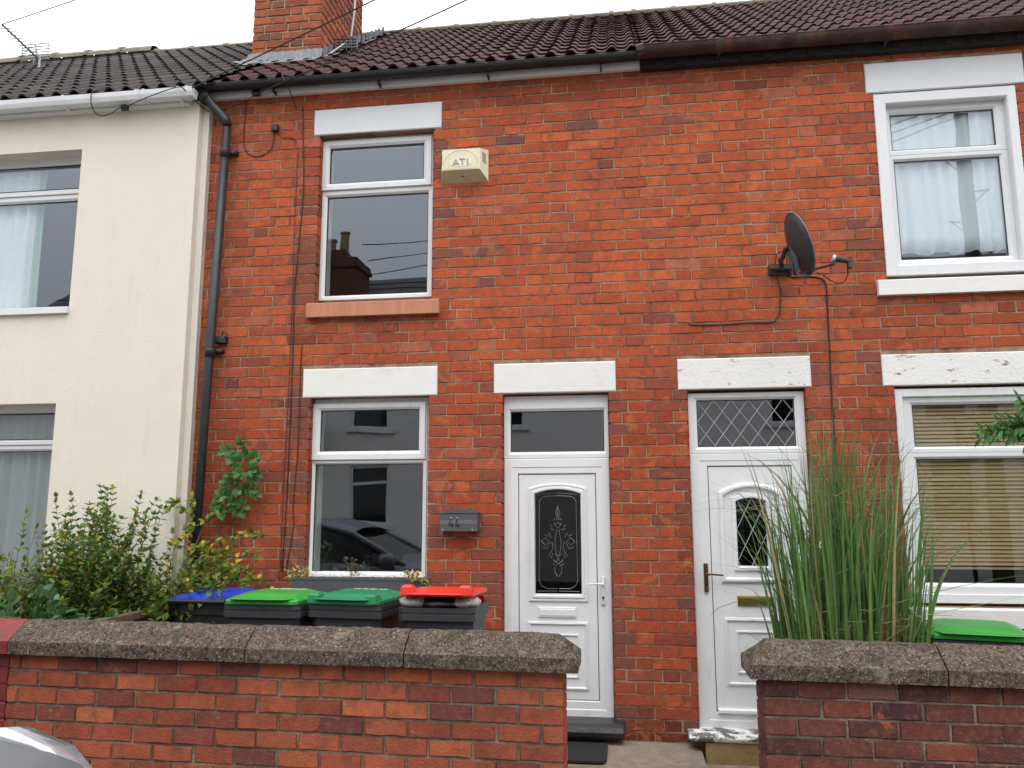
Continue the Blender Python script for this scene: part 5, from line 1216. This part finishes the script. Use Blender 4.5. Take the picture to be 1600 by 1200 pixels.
# ================================================================= BINS
def bin_(label, cx, cy, rz, lidm, bodym, W=.48, Dp=.50, Hh=.95, z0=0.0, lid_lift=0, lid_tilt=0, seed=0, handle_bar=True, marks=False, lugs=False, flat=1.0):
    t = bpy.data.objects.new('wheelie_bin', None); COL.objects.link(t); tag(t, label, 'wheelie bin', 'wheelie bins')
    def bx(mb, x0, x1, y0, y1, za, zb): mb.box(x0, x1, y0, y1, za, zb)
    mb = MB(); w2 = W/2
    # tapered body, local coords: front = -y
    def loop(sx, y0, y1, z, c=.03):
        return [(-sx+c, y0, z), (sx-c, y0, z), (sx, y0+c, z), (sx, y1-c, z), (sx-c, y1, z), (-sx+c, y1, z), (-sx, y1-c, z), (-sx, y0+c, z)]
    mb.sweep([loop(w2*.76, -.20, .20, .03), loop(w2*.78, -.205, .21, .12), loop(w2*.92, -Dp/2+.035, Dp/2-.04, Hh-.10), loop(w2*.93, -Dp/2+.032, Dp/2-.04, Hh-.075)])
    # rim (double banded)
    mb.sweep([loop(w2*.93, -Dp/2+.032, Dp/2-.04, Hh-.075), loop(w2, -Dp/2, Dp/2-.02, Hh-.072), loop(w2, -Dp/2, Dp/2-.02, Hh-.040), loop(w2*.985, -Dp/2+.004, Dp/2-.02, Hh-.037), loop(w2*.985, -Dp/2+.004, Dp/2-.02, Hh-.030), loop(w2, -Dp/2, Dp/2-.02, Hh-.027), loop(w2, -Dp/2, Dp/2-.02, Hh), loop(w2-.02, -Dp/2+.02, Dp/2-.04, Hh), loop(w2-.03, -Dp/2+.03, Dp/2-.05, Hh-.15)])
    mb.poly(list(reversed(loop(w2*.76, -.20, .20, .03))))
    body = mb.build('body', bodym, t)
    mb = MB(); yy = Dp/2+.02; mb.tube([(-w2+.04, yy-.02, Hh-.03), (-w2+.05, yy+.03, Hh+.02), (w2-.05, yy+.03, Hh+.02), (w2-.04, yy-.02, Hh-.03)], .014, 8); mb.build('handle', bodym, t)
    for s_ in (-1, 1):
        mb = MB(); mb.tube([(s_*(w2*.78+.005), .20, .10), (s_*(w2*.78+.045), .20, .10)], .10, 20); mb.build('wheel', M_tyre, t)
    # lid: hinged at back (+y)
    mb = MB(); lx = w2-.012; yf, yb = -Dp/2-.012, Dp/2-.0; zz = Hh+.004
    def L(c, sx, y0, y1, z): return loop(sx, y0, y1, z, c)
    lt = math.tan(lid_tilt)
    def sh(lp): return [(x, y, z+lid_lift+(yb-y)*lt) for x, y, z in lp]
    mb.sweep([sh(L(.03, lx-.02, yf+.03, yb-.02, zz)), sh(L(.03, lx, yf, yb, zz)), sh(L(.03, lx, yf, yb, zz+.022)), sh(L(.03, lx-.012, yf+.012, yb-.01, zz+.022+.008*flat)), sh(L(.05, lx-.055, yf+.07, yb-.05, zz+.022+.028*flat)), sh(L(.05, lx-.075, yf+.09, yb-.07, zz+.022+.036*flat))])
    mb.poly(sh(L(.05, lx-.075, yf+.09, yb-.07, zz+.022+.036*flat))); mb.poly(list(reversed(sh(L(.03, lx-.02, yf+.03, yb-.02, zz)))))
    # front lip
    lip = [(-lx+.03, yf+.03), (lx-.03, yf+.03), (lx-.06, yf-.022), (lx*.4, yf-.03), (-lx*.4, yf-.03), (-lx+.06, yf-.022)]
    n = len(lip); zl = zz+.022+.008*flat-(.012 if flat < 1 else 0)
    vs = [(x, y, zl+lid_lift+(yb-y)*lt) for x, y in lip]+[(x, y, zl+.008+lid_lift+(yb-y)*lt) for x, y in lip]
    mb.add(vs, [tuple(range(n-1, -1, -1)), tuple(range(n, 2*n))]+[(i, (i+1) % n, n+(i+1) % n, n+i) for i in range(n)])
    if lugs:
        for s_ in (-1, 1):
            xl_ = s_*(lx-.045); a0 = [(xl_-.038, z) for z in (0, .045)];
            mb.sweep([sh([(xl_-.04, yf-.005, zz+.01), (xl_+.04, yf-.005, zz+.01), (xl_+.04, yf+.09, zz+.03), (xl_-.04, yf+.09, zz+.03)]), sh([(xl_-.034, yf+.0, zz+.055), (xl_+.034, yf+.0, zz+.055), (xl_+.03, yf+.07, zz+.060), (xl_-.03, yf+.07, zz+.060)]), sh([(xl_-.026, yf+.01, zz+.064), (xl_+.026, yf+.01, zz+.064), (xl_+.02, yf+.06, zz+.066), (xl_-.02, yf+.06, zz+.066)])]); mb.poly(sh([(xl_-.026, yf+.01, zz+.064), (xl_+.026, yf+.01, zz+.064), (xl_+.02, yf+.06, zz+.066), (xl_-.02, yf+.06, zz+.066)]))
    # hinge knuckles
    for s_ in (-1, 1): mb.tube([(s_*(lx-.10), yb+.01, zz+.012), (s_*(lx-.02), yb+.01, zz+.012)], .016, 8)
    lid = mb.build('lid', lidm, t, bevel=.006)
    if marks:
        mb = MB(); rm = random.Random(seed); x = -.115
        while x < .12:
            wv = rm.uniform(.006, .014); yv = .10
            if rm.random() < .85:
                mb.box(x, x+.0035, yv-.0, yv+.05, zz+.0585+lid_lift, zz+.060+lid_lift)
                if rm.random() < .6: mb.box(x, x+wv, yv+.0, yv+.008, zz+.0587+lid_lift, zz+.0602+lid_lift)
                if rm.random() < .6: mb.box(x, x+wv, yv+.03, yv+.038, zz+.0589+lid_lift, zz+.0604+lid_lift)
            x += wv+.006
        mb.build('lettering', M_white, t)
    t.location = (cx, cy, z0); t.rotation_euler = (0, 0, rz)
    return t
def binpos(pxl, pxr, py, Yv, Hh):   # front rim centre
    a, b = P(pxl, py, Yv), P(pxr, py, Yv); return (a.x+b.x)/2, b.x-a.x, (a.z+b.z)/2
Yb1 = 4.80
x_, w_, z_ = binpos(347, 470, 946, Yb1, 0); H0 = z_
bin_('dark grey wheelie bin with a bright green lid between blue and teal bins', x_, Yb1+.25, rad(-2), M_green, M_bin2, W=w_, Hh=H0, marks=True, seed=1)
x_, w_, z_ = binpos(473, 598, 947, Yb1-.02, 0)
bin_('dark grey wheelie bin with a teal green lid under the window box', x_+.02, Yb1+.25, rad(-7), M_teal, M_bin2, W=w_*.98, Hh=z_, marks=True, seed=2, lugs=True)
x_, w_, z_ = binpos(621, 742, 951, Yb1-.05, 0)
bin_('wheelie bin with a red lid propped open by rubbish bags', x_, Yb1+.21, rad(-1), M_red, M_bin2, W=w_, Hh=z_, lid_lift=.052, lid_tilt=.02, lugs=True, flat=.1)
bxr, byr, bzr = x_, Yb1+.21, z_
x_, w_, z_ = binpos(256, 372, 944, Yb1+.22, 0)
bin_('black wheelie bin with a blue lid next to the yellowing bush', x_, Yb1+.5, rad(176), M_blue, M_bin, W=w_*.99, Hh=z_)
xg = PX(1545, 1000, 4.75)
bin_('green lidded wheelie bin behind the dark brick wall', xg, 4.93, rad(-14), M_green, M_bin2, W=.52, Hh=.815, marks=False)
# rubbish bags in the red bin
rb = random.Random(9)
def blob(c, sx, sy_, sz, m, name, label, seed):
    mb = MB(); loops = []
    for i in range(1, 10):
        a = math.pi*i/10; lp = []
        for j in range(18):
            b = 2*math.pi*j/18; v = Vector((math.sin(a)*math.cos(b), math.sin(a)*math.sin(b), math.cos(a))); k = 1+.18*noise.noise(v*2.5+Vector((seed, 0, 0)))+.06*noise.noise(v*9+Vector((seed, 3, 0)))
            lp.append((c[0]+v.x*sx*k, c[1]+v.y*sy_*k, c[2]+v.z*sz*k))
        loops.append(lp)
    mb.sweep(loops); mb.poly(list(reversed(loops[0])) if False else loops[0]); mb.poly(list(reversed(loops[-1])))
    return tag(mb.build(name, m, None, smooth=True), label, 'rubbish bag')
blob((bxr-.16, byr-.10, bzr+.025), .095, .13, .045, M_bag, 'rubbish_bag', 'pale crumpled plastic bag at the left side under the red lid', 1)
blob((bxr+.0, byr-.13, bzr+.02), .12, .11, .042, M_bagk, 'rubbish_bag', 'shiny black rubbish bag bulging in the middle under the red lid', 2)
blob((bxr+.15, byr-.10, bzr+.02), .085, .12, .042, M_bag, 'rubbish_bag', 'pale crumpled plastic bag at the right side under the red lid', 3)

# low wooden fence between the gardens
fn = thing('wooden_fence', (-3.02, 5.0, 0), 'low weathered timber fence behind the left shrubs beside the blue bin', 'fence')
for k in range(9):
    mb = MB(); y = 4.46+k*.125; mb.rbox(-3.10, -3.085, y, y+.11, -.02, .84-(.012 if k % 2 else 0), .003); mb.build('board', M_wood, fn)
mb = MB(); mb.box(-3.12, -3.06, 4.44, 5.56, .825, .865); mb.build('top_rail', M_wood, fn)

# door mat
mb = MB(); x0, x1 = holeC[0]-.02, PX(949, 1165, D-.3)
a = .05; pts = [(x0, D-.55), (x1-a, D-.55), (x1-a*.3, D-.55+a*.3), (x1, D-.55+a), (x1, D-.15), (x0, D-.15)]
mb.prism(pts, .003, .015, 'z'); tag(mb.build('doormat', M_rubber, None), 'black rubber doormat in front of the black painted door step', 'doormat')

# ================================================================= CURTAINS / BLIND
def curtain(name, label, x0, x1, z0, z1, Yv, folds, amp, m, cat='curtain', bot=0, seed=0, lean=0):
    r = random.Random(seed); mb = MB(); nx = folds*10; nz = 8; loops = []
    ph = [r.uniform(0, 6.28) for _ in range(4)]
    for j in range(nz+1):
        t = j/nz; z = z0+(z1-z0)*t; lp = []
        for i in range(nx+1):
            u = i/nx; x = x0+(x1-x0)*u
            y = Yv+amp*(math.sin(u*folds*6.283+ph[0])+.4*math.sin(u*folds*2.7*6.283/2+ph[1]+t*1.2))*(.6+.4*(1-t))
            zz = z+(bot*(math.sin(u*folds*.45*6.283+ph[2])+.4*math.sin(u*folds*1.1*6.283)) if j == 0 else 0); lp.append((x, y, zz))
        loops.append(lp)
    mb.sweep(loops, closed=False); o = mb.build(name, m, None, smooth=True)
    sm = o.modifiers.new('solid', 'SOLIDIFY'); sm.thickness = .002
    return tag(o, label, cat, 'window curtains')
curtain('curtain', 'white net curtain hanging in the upper right window', upF[0]-.03, upF[1]+.05, loF[2]+.050, upF[3]+.02, 5.812, 8, .014, M_curt, bot=.010, seed=1)
cx_ = PX(22, 400, 5.86); 
curtain('curtain', 'white curtain gathered at the left house upper window', PX(-50, 400, 5.825), PX(50, 400, 5.825), holeLu[2]-.05, holeLu[3]+.03, 5.825, 5, .02, M_curt, seed=3)
curtain('curtain', 'narrow mint green curtain edge beside the white one in the left house upper window', PX(46, 400, 5.85), PX(62, 400, 5.85), holeLu[2]-.05, holeLu[3]+.03, 5.85, 1, .01, M_mint, seed=4)
curtain('curtain', 'full width grey net curtain of the left house ground floor window', holeLl[0], holeLl[1]+.05, holeLl[2]-.02, holeLl[3]+.03, 5.825, 11, .022, M_net, seed=5)
YBL = YE+.062
bl = thing('venetian_blind', ((loE[0]+loE[1])/2, 5.83, loE[3]), 'tan slatted venetian blind in the ground floor window at the right', 'blind')
mb = MB(); z = PZ(1500, 882, 5.83); k = 0
while z < upE[3]+.05:
    mb.add([(loE[0]-.02, YBL, z-.002), (loE[1]+.02, YBL, z-.002), (loE[1]+.02, YBL+.004, z+.012), (loE[0]-.02, YBL+.004, z+.012), (loE[1]+.02, YBL+.012, z+.0225), (loE[0]-.02, YBL+.012, z+.0225)], [(0,1,2,3),(3,2,4,5)]); z += .0262
mb.build('slats', M_blind, bl)
mb = MB(); zz_ = PZ(1500, 884, 5.83); mb.box(loE[0]-.02, loE[1]+.02, YBL, YBL+.02, zz_-.02, zz_-.005); mb.build('bottom_rail', M_blind, bl)

# ================================================================= ROOF EXTRAS: aerials, wires
def aerial(label, boom0, boom1, n, rodl, mast=None, grid=None, r=.004):
    t = thing('tv_aerial', boom0, label, 'aerial'); mb = MB(); mb.tube([boom0, boom1], r*1.3, 5); mb.build('boom', M_alu, t)
    mb = MB(); d_ = (boom1-boom0).normalized(); sd_ = d_.cross(Vector((0, 0, 1))).normalized()
    if grid: sd_ = grid
    for k in range(n):
        p = boom0.lerp(boom1, (k+.3)/n*.95); mb.tube([p-sd_*rodl/2, p+sd_*rodl/2], r*.6, 4)
    mb.build('elements', M_alu, t); return t
# far left aerial
Ya = 7.6
b0, b1 = P(60, 92, Ya), P(3, 38, Ya-.3)
ta = aerial('television aerial leaning up at the top left above the ridge', b0, b1, 10, .13, grid=Vector((.97, .2, .05)).normalized(), r=.009)
mb = MB()
for k in range(8):
    py_ = 67+k*4.3; mb.tube([P(32+(0 if k < 4 else -1), py_+4, Ya), P(78, py_, Ya)], .006, 4)
mb.tube([P(36,68,Ya), P(34,98,Ya)], .004, 4); mb.tube([P(76,66,Ya), P(74,92,Ya)], .003, 4); mb.build('reflector', M_alu, ta)
mb = MB(); m0 = P(62, 96, Ya); mb.tube([P(55,70,Ya), P(58,88,Ya), P(52,99,Ya)], .010, 6); mb.tube([P(63,90,Ya), m0, m0+Vector((0, .02, -.9))], .014, 6); mb.build('mast', M_steel, ta)
# broken aerial by the chimney
Yq = YC+.35
tb = thing('tv_aerial', P(540, 70, Yq), 'collapsed aerial with square black grid lying against the chimney foot', 'aerial')
mb = MB(); g0, g1, g2, g3 = P(523,62,Yq), P(557,61,Yq), P(558,79,Yq-.1), P(525,80,Yq-.1)
for k in range(5): mb.tube([g0.lerp(g3, k/4), g1.lerp(g2, k/4)], .006, 5)
for k in range(5): mb.tube([g0.lerp(g1, k/4), g3.lerp(g2, k/4)], .005, 5)
mb.build('reflector', M_black, tb)
mb = MB(); mb.tube([P(541,66,Yq), P(503,92,Yq-.35), P(460,110,Yq-.75)], .008, 6); mb.tube([P(548,58,Yq+.1), P(553,20,Yq+.1), P(557,-40,Yq+.1)], .013, 7); mb.build('mast', M_steel, tb)

pole1 = thing('telegraph_pole', (18, 3.2, 0), 'tall wooden telegraph pole further along the terrace side pavement', 'telegraph pole')
mb = MB(); mb.tube([(18, 3.2, -.2), (18, 3.2, 8.2)], .14, 12, r2=.10); mb.build('shaft', M_pole, pole1); PT1 = Vector((18, 3.2, 7.9))
pole2 = thing('telegraph_pole', (6.7, -4.3, 0), 'wooden telegraph pole with climbing steps reflected in the curtained window', 'telegraph pole')
mb = MB(); mb.tube([(6.7, -4.3, -.2), (6.7, -4.3, 9.6)], .17, 14, r2=.13); mb.build('shaft', M_pole, pole2)
for k in range(9):
    mb = MB(); z = 3.2+k*.62; s_ = 1 if k % 2 else -1; mb.tube([(6.7+s_*.1, -4.3, z), (6.7+s_*.40, -4.3, z+.02)], .016, 6); mb.tube([(6.7+s_*.36, -4.3, z+.01), (6.7+s_*.12, -4.3, z-.22)], .012, 5); mb.build('step', M_pole, pole2)
def wire(a, b, sag, label, r=.006):
    pts = [Vector(a).lerp(Vector(b), t/24)-Vector((0, 0, sag*4*(t/24)*(1-t/24))) for t in range(25)]; mb = MB(); mb.tube(pts, r, 5); return tag(mb.build('telephone_wire', M_cable, None), label, 'wire', 'overhead telephone wires')
def along(a, b, ext): return a+(b-a)*ext
def wire_px(p1, Y1, p2, far, label):
    """from a wall fixing at p1 towards the image direction p2, ending far away"""
    a = P(*p1, Y1); d2 = ray(*p2); b = CAM+d2*(far/d2.y); return wire(a, b, .02, label, .0052)
wire_px((402, 146), 5.60, (1100, -175), 4.2, 'telephone wire rising to the right from the black gutter across the roof')
wire_px((300, 137), 5.36, (1100, -260), 4.0, 'telephone wire crossing in front of the chimney from the white gutter')
wire_px((3, 38), Ya-.3, (420, -110), 6.0, 'thin wire running up from the tip of the top left aerial')
cable([(143,155),(142,150),(146,142),(155,140)], [5.42,5.41,5.42,5.50], .004, M_cable, 'short end of black cable curled over the white gutter')
cable([(143,150),(142,160),(148,175),(158,181),(172,178),(188,168),(205,163),(230,152),(277,136),(290,142),(308,160),(322,172),(333,178)], [5.41,5.42,5.46,5.515,5.515,5.50,5.43,5.41,5.41,5.43,5.55,5.63,5.69], .0042, M_cable, 'slack black cable looping under the white gutter to the drainpipe top')
mb = MB(); q = P(195, 167, 5.52); mb.rbox(q.x-.03, q.x+.03, 5.505, 5.531, q.z-.03, q.z+.02, .004, jit=.006); tag(mb.build('cable_clamp', M_black, None), 'small dark clamp on the cable under the white gutter', 'clamp')
mb = MB(); q = P(401, 146, 5.63); mb.rbox(q.x-.03, q.x+.03, 5.61, 5.643, q.z-.02, q.z+.03, .004, jit=.006); tag(mb.build('cable_clamp', M_black, None), 'small dark clamp under the black gutter where the telephone wire ends', 'clamp')
cable([(399,148),(380,160),(360,168),(345,172)], [5.60,5.63,5.66,5.69], .003, M_cable, 'thin cable from the clamp under the black gutter towards the drainpipe')
cable([(443,113),(441,118),(447,130),(456,150),(463,170)], [5.52,5.50,5.50,5.62,5.69], .004, M_cable, 'grey aerial cable hooked over the black gutter onto the bricks')

# ================================================================= GROUND
def sheet(name, x0, x1, y0, y1, z, m, zb=None):
    mb = MB(); 
    if zb is None: mb.poly([(x0,y0,z),(x1,y0,z),(x1,y1,z),(x0,y1,z)])
    else: mb.box(x0, x1, y0, y1, zb, z)
    return tag(mb.build(name, m, None), kind='structure')
sheet('ground', -400, 400, -400, 400, -.30, M_ground)
sheet('road', -60, 60, -3.3, 2.55, -.11, M_asph)
sheet('pavement', -60, 60, 2.72, GW+.16, -.06, M_pave, -.28)
sheet('pavement', -60, 60, -6.1, -3.45, -.06, M_pave, -.28)
sheet('kerb', -60, 60, 2.57, 2.715, -.055, M_kerb, -.28)
sheet('kerb', -60, 60, -3.44, -3.31, -.055, M_kerb, -.28)
mb = MB(); px_ = [(-1.2, 0.0), (.38, -.012), (.465, -.03), (.485, -.10), (XR, -.12)]
for (xa, za), (xb, zb) in zip(px_[:-1], px_[1:]): mb.poly([(xa, GW+.10, za), (xb, GW+.10, zb), (xb, D+.1, zb), (xa, D+.1, za)])
tag(mb.build('path', M_conc, None), kind='structure')
sheet('front_yard', XLL, -1.2, GW+.17, D+.1, -.004, M_conc, -.28)
sheet('flower_bed', 1.02, 1.9, GW+.22, D-.35, -.06, M_soil, -.2)

# ================================================================= CARS
def car(label, x_front, y_c, dirn, paint, group='parked cars', z0=-.085):
    t = thing('parked_car', (x_front-dirn*2.0, y_c, z0), label, 'car', group)
    S = [ # dist from nose, half width, sill z, bumper/belt z, top(centre) z
        (0.00,.46,.30,.60,.64),(0.05,.64,.26,.70,.77),(0.16,.76,.22,.80,.87),(0.38,.83,.20,.87,.94),(0.8,.86,.20,.92,1.01),(1.15,.87,.20,.95,1.06),(1.35,.87,.2,.96,1.07),(2.4,.87,.2,.98,1.06),(3.4,.86,.22,1.0,1.06),(3.8,.82,.25,.98,1.04),(3.98,.72,.3,.90,.95),(4.05,.60,.35,.8,.84)]
    mb = MB(); loops = []
    for (s, hw, zs, zb, zt) in S:
        x = x_front-dirn*s; half = [(hw*.94, zs), (hw*.995, zs+.10), (hw, (zs+zb)/2+.03), (hw*.985, zb-.05), (hw*.93, zb+.005), (hw*.80, zb+(zt-zb)*.45), (hw*.45, zb+(zt-zb)*.85), (0, zt)]
        lp = [(x, y_c+y, z0+z) for y, z in half]+[(x, y_c-y, z0+z) for y, z in reversed(half[:-1])]; loops.append(lp)
    mb.sweep(loops, closed=False); mb.poly(loops[0]); mb.poly(list(reversed(loops[-1])))
    mb.add([p for p in (loops[0][0], loops[-1][0], loops[-1][-1], loops[0][-1])], [(0,1,2,3)])
    mb.build('body', paint, t, smooth=True, sub=1)
    # cabin
    C = [(1.10,.74,1.03),(1.75,.66,1.33),(2.2,.62,1.44),(2.9,.62,1.44),(3.35,.64,1.38),(3.9,.72,1.0)]
    mb = MB(); top = []; 
    roofl = [[(x_front-dirn*s, y_c+y, z0+z) for y, z in ((hw, zt-.02), (hw*.93, zt+.015), (hw*.5, zt+.045), (0, zt+.05), (-hw*.5, zt+.045), (-hw*.93, zt+.015), (-hw, zt-.02))] for s, hw, zt in C]
    mb.sweep(roofl[1:5], closed=False); 
    def pt(s, y, z): return Vector((x_front-dirn*s, y_c+y, z0+z))
    for sg in (1, -1):  # pillars
        mb.tube([pt(1.12, sg*.75, .95), pt(1.45, sg*.70, 1.15), pt(1.78, sg*.645, 1.31), pt(2.2, sg*.615, 1.42), pt(2.9, sg*.615, 1.425), pt(3.35, sg*.635, 1.37), pt(3.6, sg*.68, 1.2), pt(3.85, sg*.73, 1.0)], .035, 6)
        mb.tube([pt(2.45, sg*.80, .95), pt(2.5, sg*.63, 1.40)], .03, 6)
    mb.build('roof', paint, t, smooth=True)
    mb = MB(); 
    for sg in (1, -1): mb.poly([pt(1.2, sg*.78, .93), pt(3.8, sg*.76, .97), pt(3.3, sg*.63, 1.36), pt(2.9, sg*.61, 1.40), pt(2.2, sg*.61, 1.40), pt(1.78, sg*.64, 1.28)])
    mb.build('side_window', M_carglass, t)
    mb = MB(); mb.poly([pt(1.08, .74, .95), pt(1.08, -.74, .95), pt(1.76, -.64, 1.31), pt(1.76, .64, 1.31)]); mb.build('windscreen', M_carglass, t)
    mb = MB(); mb.poly([pt(3.88, .72, .99), pt(3.88, -.72, .99), pt(3.35, -.63, 1.37), pt(3.35, .63, 1.37)]); mb.build('rear_window', M_carglass, t)
    for sg in (1, -1):
        mb = MB(); L_ = []
        for (s, yo, z0_, z1_) in ((.05,.56,.56,.64),(.09,.63,.55,.71),(.18,.715,.58,.79),(.33,.79,.66,.86),(.52,.83,.76,.90)):
            L_.append([pt(s, sg*yo, z0_), pt(s-.01, sg*(yo+.028), z0_+.03), pt(s, sg*(yo+.024), (z0_+z1_)/2+.01), pt(s+.01, sg*(yo-.01), z1_+.01), pt(s+.06, sg*(yo-.10), z1_+.025), pt(s+.1, sg*(yo-.14), z1_-.04)])
        mb.sweep(L_); mb.poly(L_[0]); mb.poly(list(reversed(L_[-1]))); mb.build('headlight', M_lens, t, smooth=True)
        mb = MB(); mb.tube([pt(1.25, sg*.86, .95), pt(1.25, sg*.98, 1.0)], .05, 8); mb.tube([pt(1.2, sg*.93, 1.02), pt(1.36, sg*.93, 1.02)], .09, 10); mb.build('mirror', paint, t, smooth=True)
        for s in (.78, 3.25):
            mb = MB(); c_ = pt(s, sg*.70, .31); c2 = pt(s, sg*.875, .31); mb.tube([c_, c2], .31, 24); wh = mb.build('wheel', M_tyre, t); mb = MB(); mb.tube([pt(s, sg*.86, .31), pt(s, sg*.882, .31)], .2, 18); mb.build('rim', M_chrome, wh)
            
    mb = MB(); mb.rbox(min(x_front, x_front+dirn*.02)-.01, max(x_front, x_front+dirn*.02), y_c-.25, y_c+.25, z0+.38, z0+.48, .004); mb.build('number_plate', M_white, t)
    return t
car('silver car whose front wing and headlight show at the bottom left corner', -1.36, 1.66, 1, M_car)
car('dark car parked across the road, seen only as a reflection', -3.6, -2.3, 1, M_cardk)

# ================================================================= OPPOSITE TERRACE (seen in the panes)
OY = -6.1
op = thing('opposite_house', (-5, OY, 0), 'pale rendered terrace across the road, seen reflected in the ground floor windows', 'house')
def Rf(px, py, L_): p = P(px, py, L_); return p  # point at mirrored distance
LL = 2*(DF+.02)-OY
ow = []
x0, x1 = -.3439*LL, -.2939*LL; ow.append((x0, x1, 1.5-.0178*LL, 1.5+.0586*LL)); ow.append((x0, x1, 1.5+.0996*LL+.05, 1.5+.0996*LL+1.3))
for dx_ in (-3.4, 3.1, 6.0, 9.2, 12.3): ow.append((x0+dx_, x1+dx_, ow[0][2], ow[0][3])); ow.append((x0+dx_, x1+dx_, ow[1][2], ow[1][3]))
mb = MB(); cutbox(mb, -16, 16, -.3, 5.6, ow, OY-.25, OY); mb.build('wall', M_render2, op)
for wv in ow:
    mb = MB(); ringm(mb, (wv[0], wv[1], wv[2], wv[3]), (wv[0]+.06, wv[1]-.06, wv[2]+.06, wv[3]-.06), [(0, OY-.06), (0, OY-.04), (1, OY-.04), (1, OY-.08)]); mb.box(wv[0]+.05, wv[1]-.05, OY-.08, OY-.04, wv[3]-.45, wv[3]-.38)
    f_ = mb.build('window', M_pvcd, op); mb = MB(); mb.box(wv[0], wv[1], OY-.10, OY-.09, wv[2], wv[3]); mb.build('pane', M_carglass, f_)
    mb = MB(); mb.box(wv[0]-.1, wv[1]+.1, OY, OY+.06, wv[2]-.08, wv[2]-.002); mb.build('sill', M_pvcd, f_)
mb = MB(); ridge_y, rz_ = OY-3.9, 8.0
mb.poly([(-16, OY+.2, 5.45), (-16, ridge_y, rz_), (16, ridge_y, rz_), (16, OY+.2, 5.45)]); mb.poly([(-16, ridge_y, rz_), (-16, OY-8, 5.4), (16, OY-8, 5.4), (16, ridge_y, rz_)])
mb.box(-16, 16, OY-8, OY-7.8, -.3, 5.4); mb.box(-16, -15.8, OY-7.8, OY-.25, -.3, 5.4); mb.box(15.8, 16, OY-7.8, OY-.25, -.3, 5.4)
for k in range(9):
    y = OY+.2-(3.9+.2)*k/9; z = 5.45+(rz_-5.45)*k/9; mb.box(-16, 16, y-.03, y, z, z+.03)
M_slate = mat('slate', (.05,.045,.045), rough=.7, vary=.3); mb.build('roof', M_slate, op)
oc = thing('brick_chimney', (-7.1, -8, 6), 'brick chimney stack with pots on the opposite terrace, mirrored in the upper window', 'chimney')
Lc = 2*(DF+.02)+8.0; cxr = -.343*Lc; zc_t = 1.5+.334*Lc
mb = MB(); mb.cur = (.10,.045,.035); mb.box(cxr-2.0, cxr, -9, -8, 6, zc_t-.25); mb.box(cxr-2.04, cxr+.06, -9.05, -7.95, zc_t-.25, zc_t-.14); mb.box(cxr-2.0, cxr+.02, -9.02, -7.98, zc_t-.14, zc_t-.02); mb.cur = (.10,.045,.035)
mb.prism([(cxr-1.9, zc_t-.02), (cxr-.30, zc_t-.02), (cxr-.36, zc_t+.22), (cxr-1.85, zc_t+.22)], -8.9, -8.1)
mb.build('stack', M_brick, oc, colattr=True)
for k in range(4):
    mb = MB(); cxp = cxr-.52-k*.38; hh = [.62, .42, .55, .4][k]
    mb.sweep([[(cxp+r_*math.cos(a), -8.5+r_*math.sin(a), zc_t+.2+z) for a in [2*math.pi*j/12 for j in range(12)]] for r_, z in ((.15,0),(.13,.1),(.12,hh-.08),(.15,hh-.05),(.15,hh),(.1,hh))]); mb.build('chimney_pot', M_pot, oc)
for k, dz_ in enumerate((0, -.25, -.5)):
    wire((6.7, -4.3, 9.4+dz_*.6), (cxr+.1, -8.1-.4*k, zc_t+.3+dz_), .5, ['topmost', 'middle', 'lowest'][k]+' of three wires between the opposite chimney and pole, mirrored in the upper window', .012)
od = thing('satellite_dish', (-8.2, OY, 3.0), 'satellite dish on the opposite rendered house, mirrored in the ground floor window', 'satellite dish')
mb = MB(); cd = Vector((-.385*LL, OY+.35, 1.5+.095*LL)); nn = Vector((-.75, .6, .25)).normalized(); vx2 = Vector((0,0,1)).cross(nn).normalized(); vz2 = nn.cross(vx2)
mb.sweep([[cd+vx2*.33*k*math.cos(a)+vz2*.33*k*math.sin(a)+nn*(.07*k*k) for a in [2*math.pi*j/20 for j in range(20)]] for k in (.02, .4, .7, 1)]); mb.build('reflector', M_dish, od); mb = MB(); mb.tube([cd, (cd.x, OY, cd.z)], .03, 6); mb.tube([cd-vz2*.3, cd+nn*.5-vz2*.25], .02, 6); mb.build('bracket', M_dish, od)
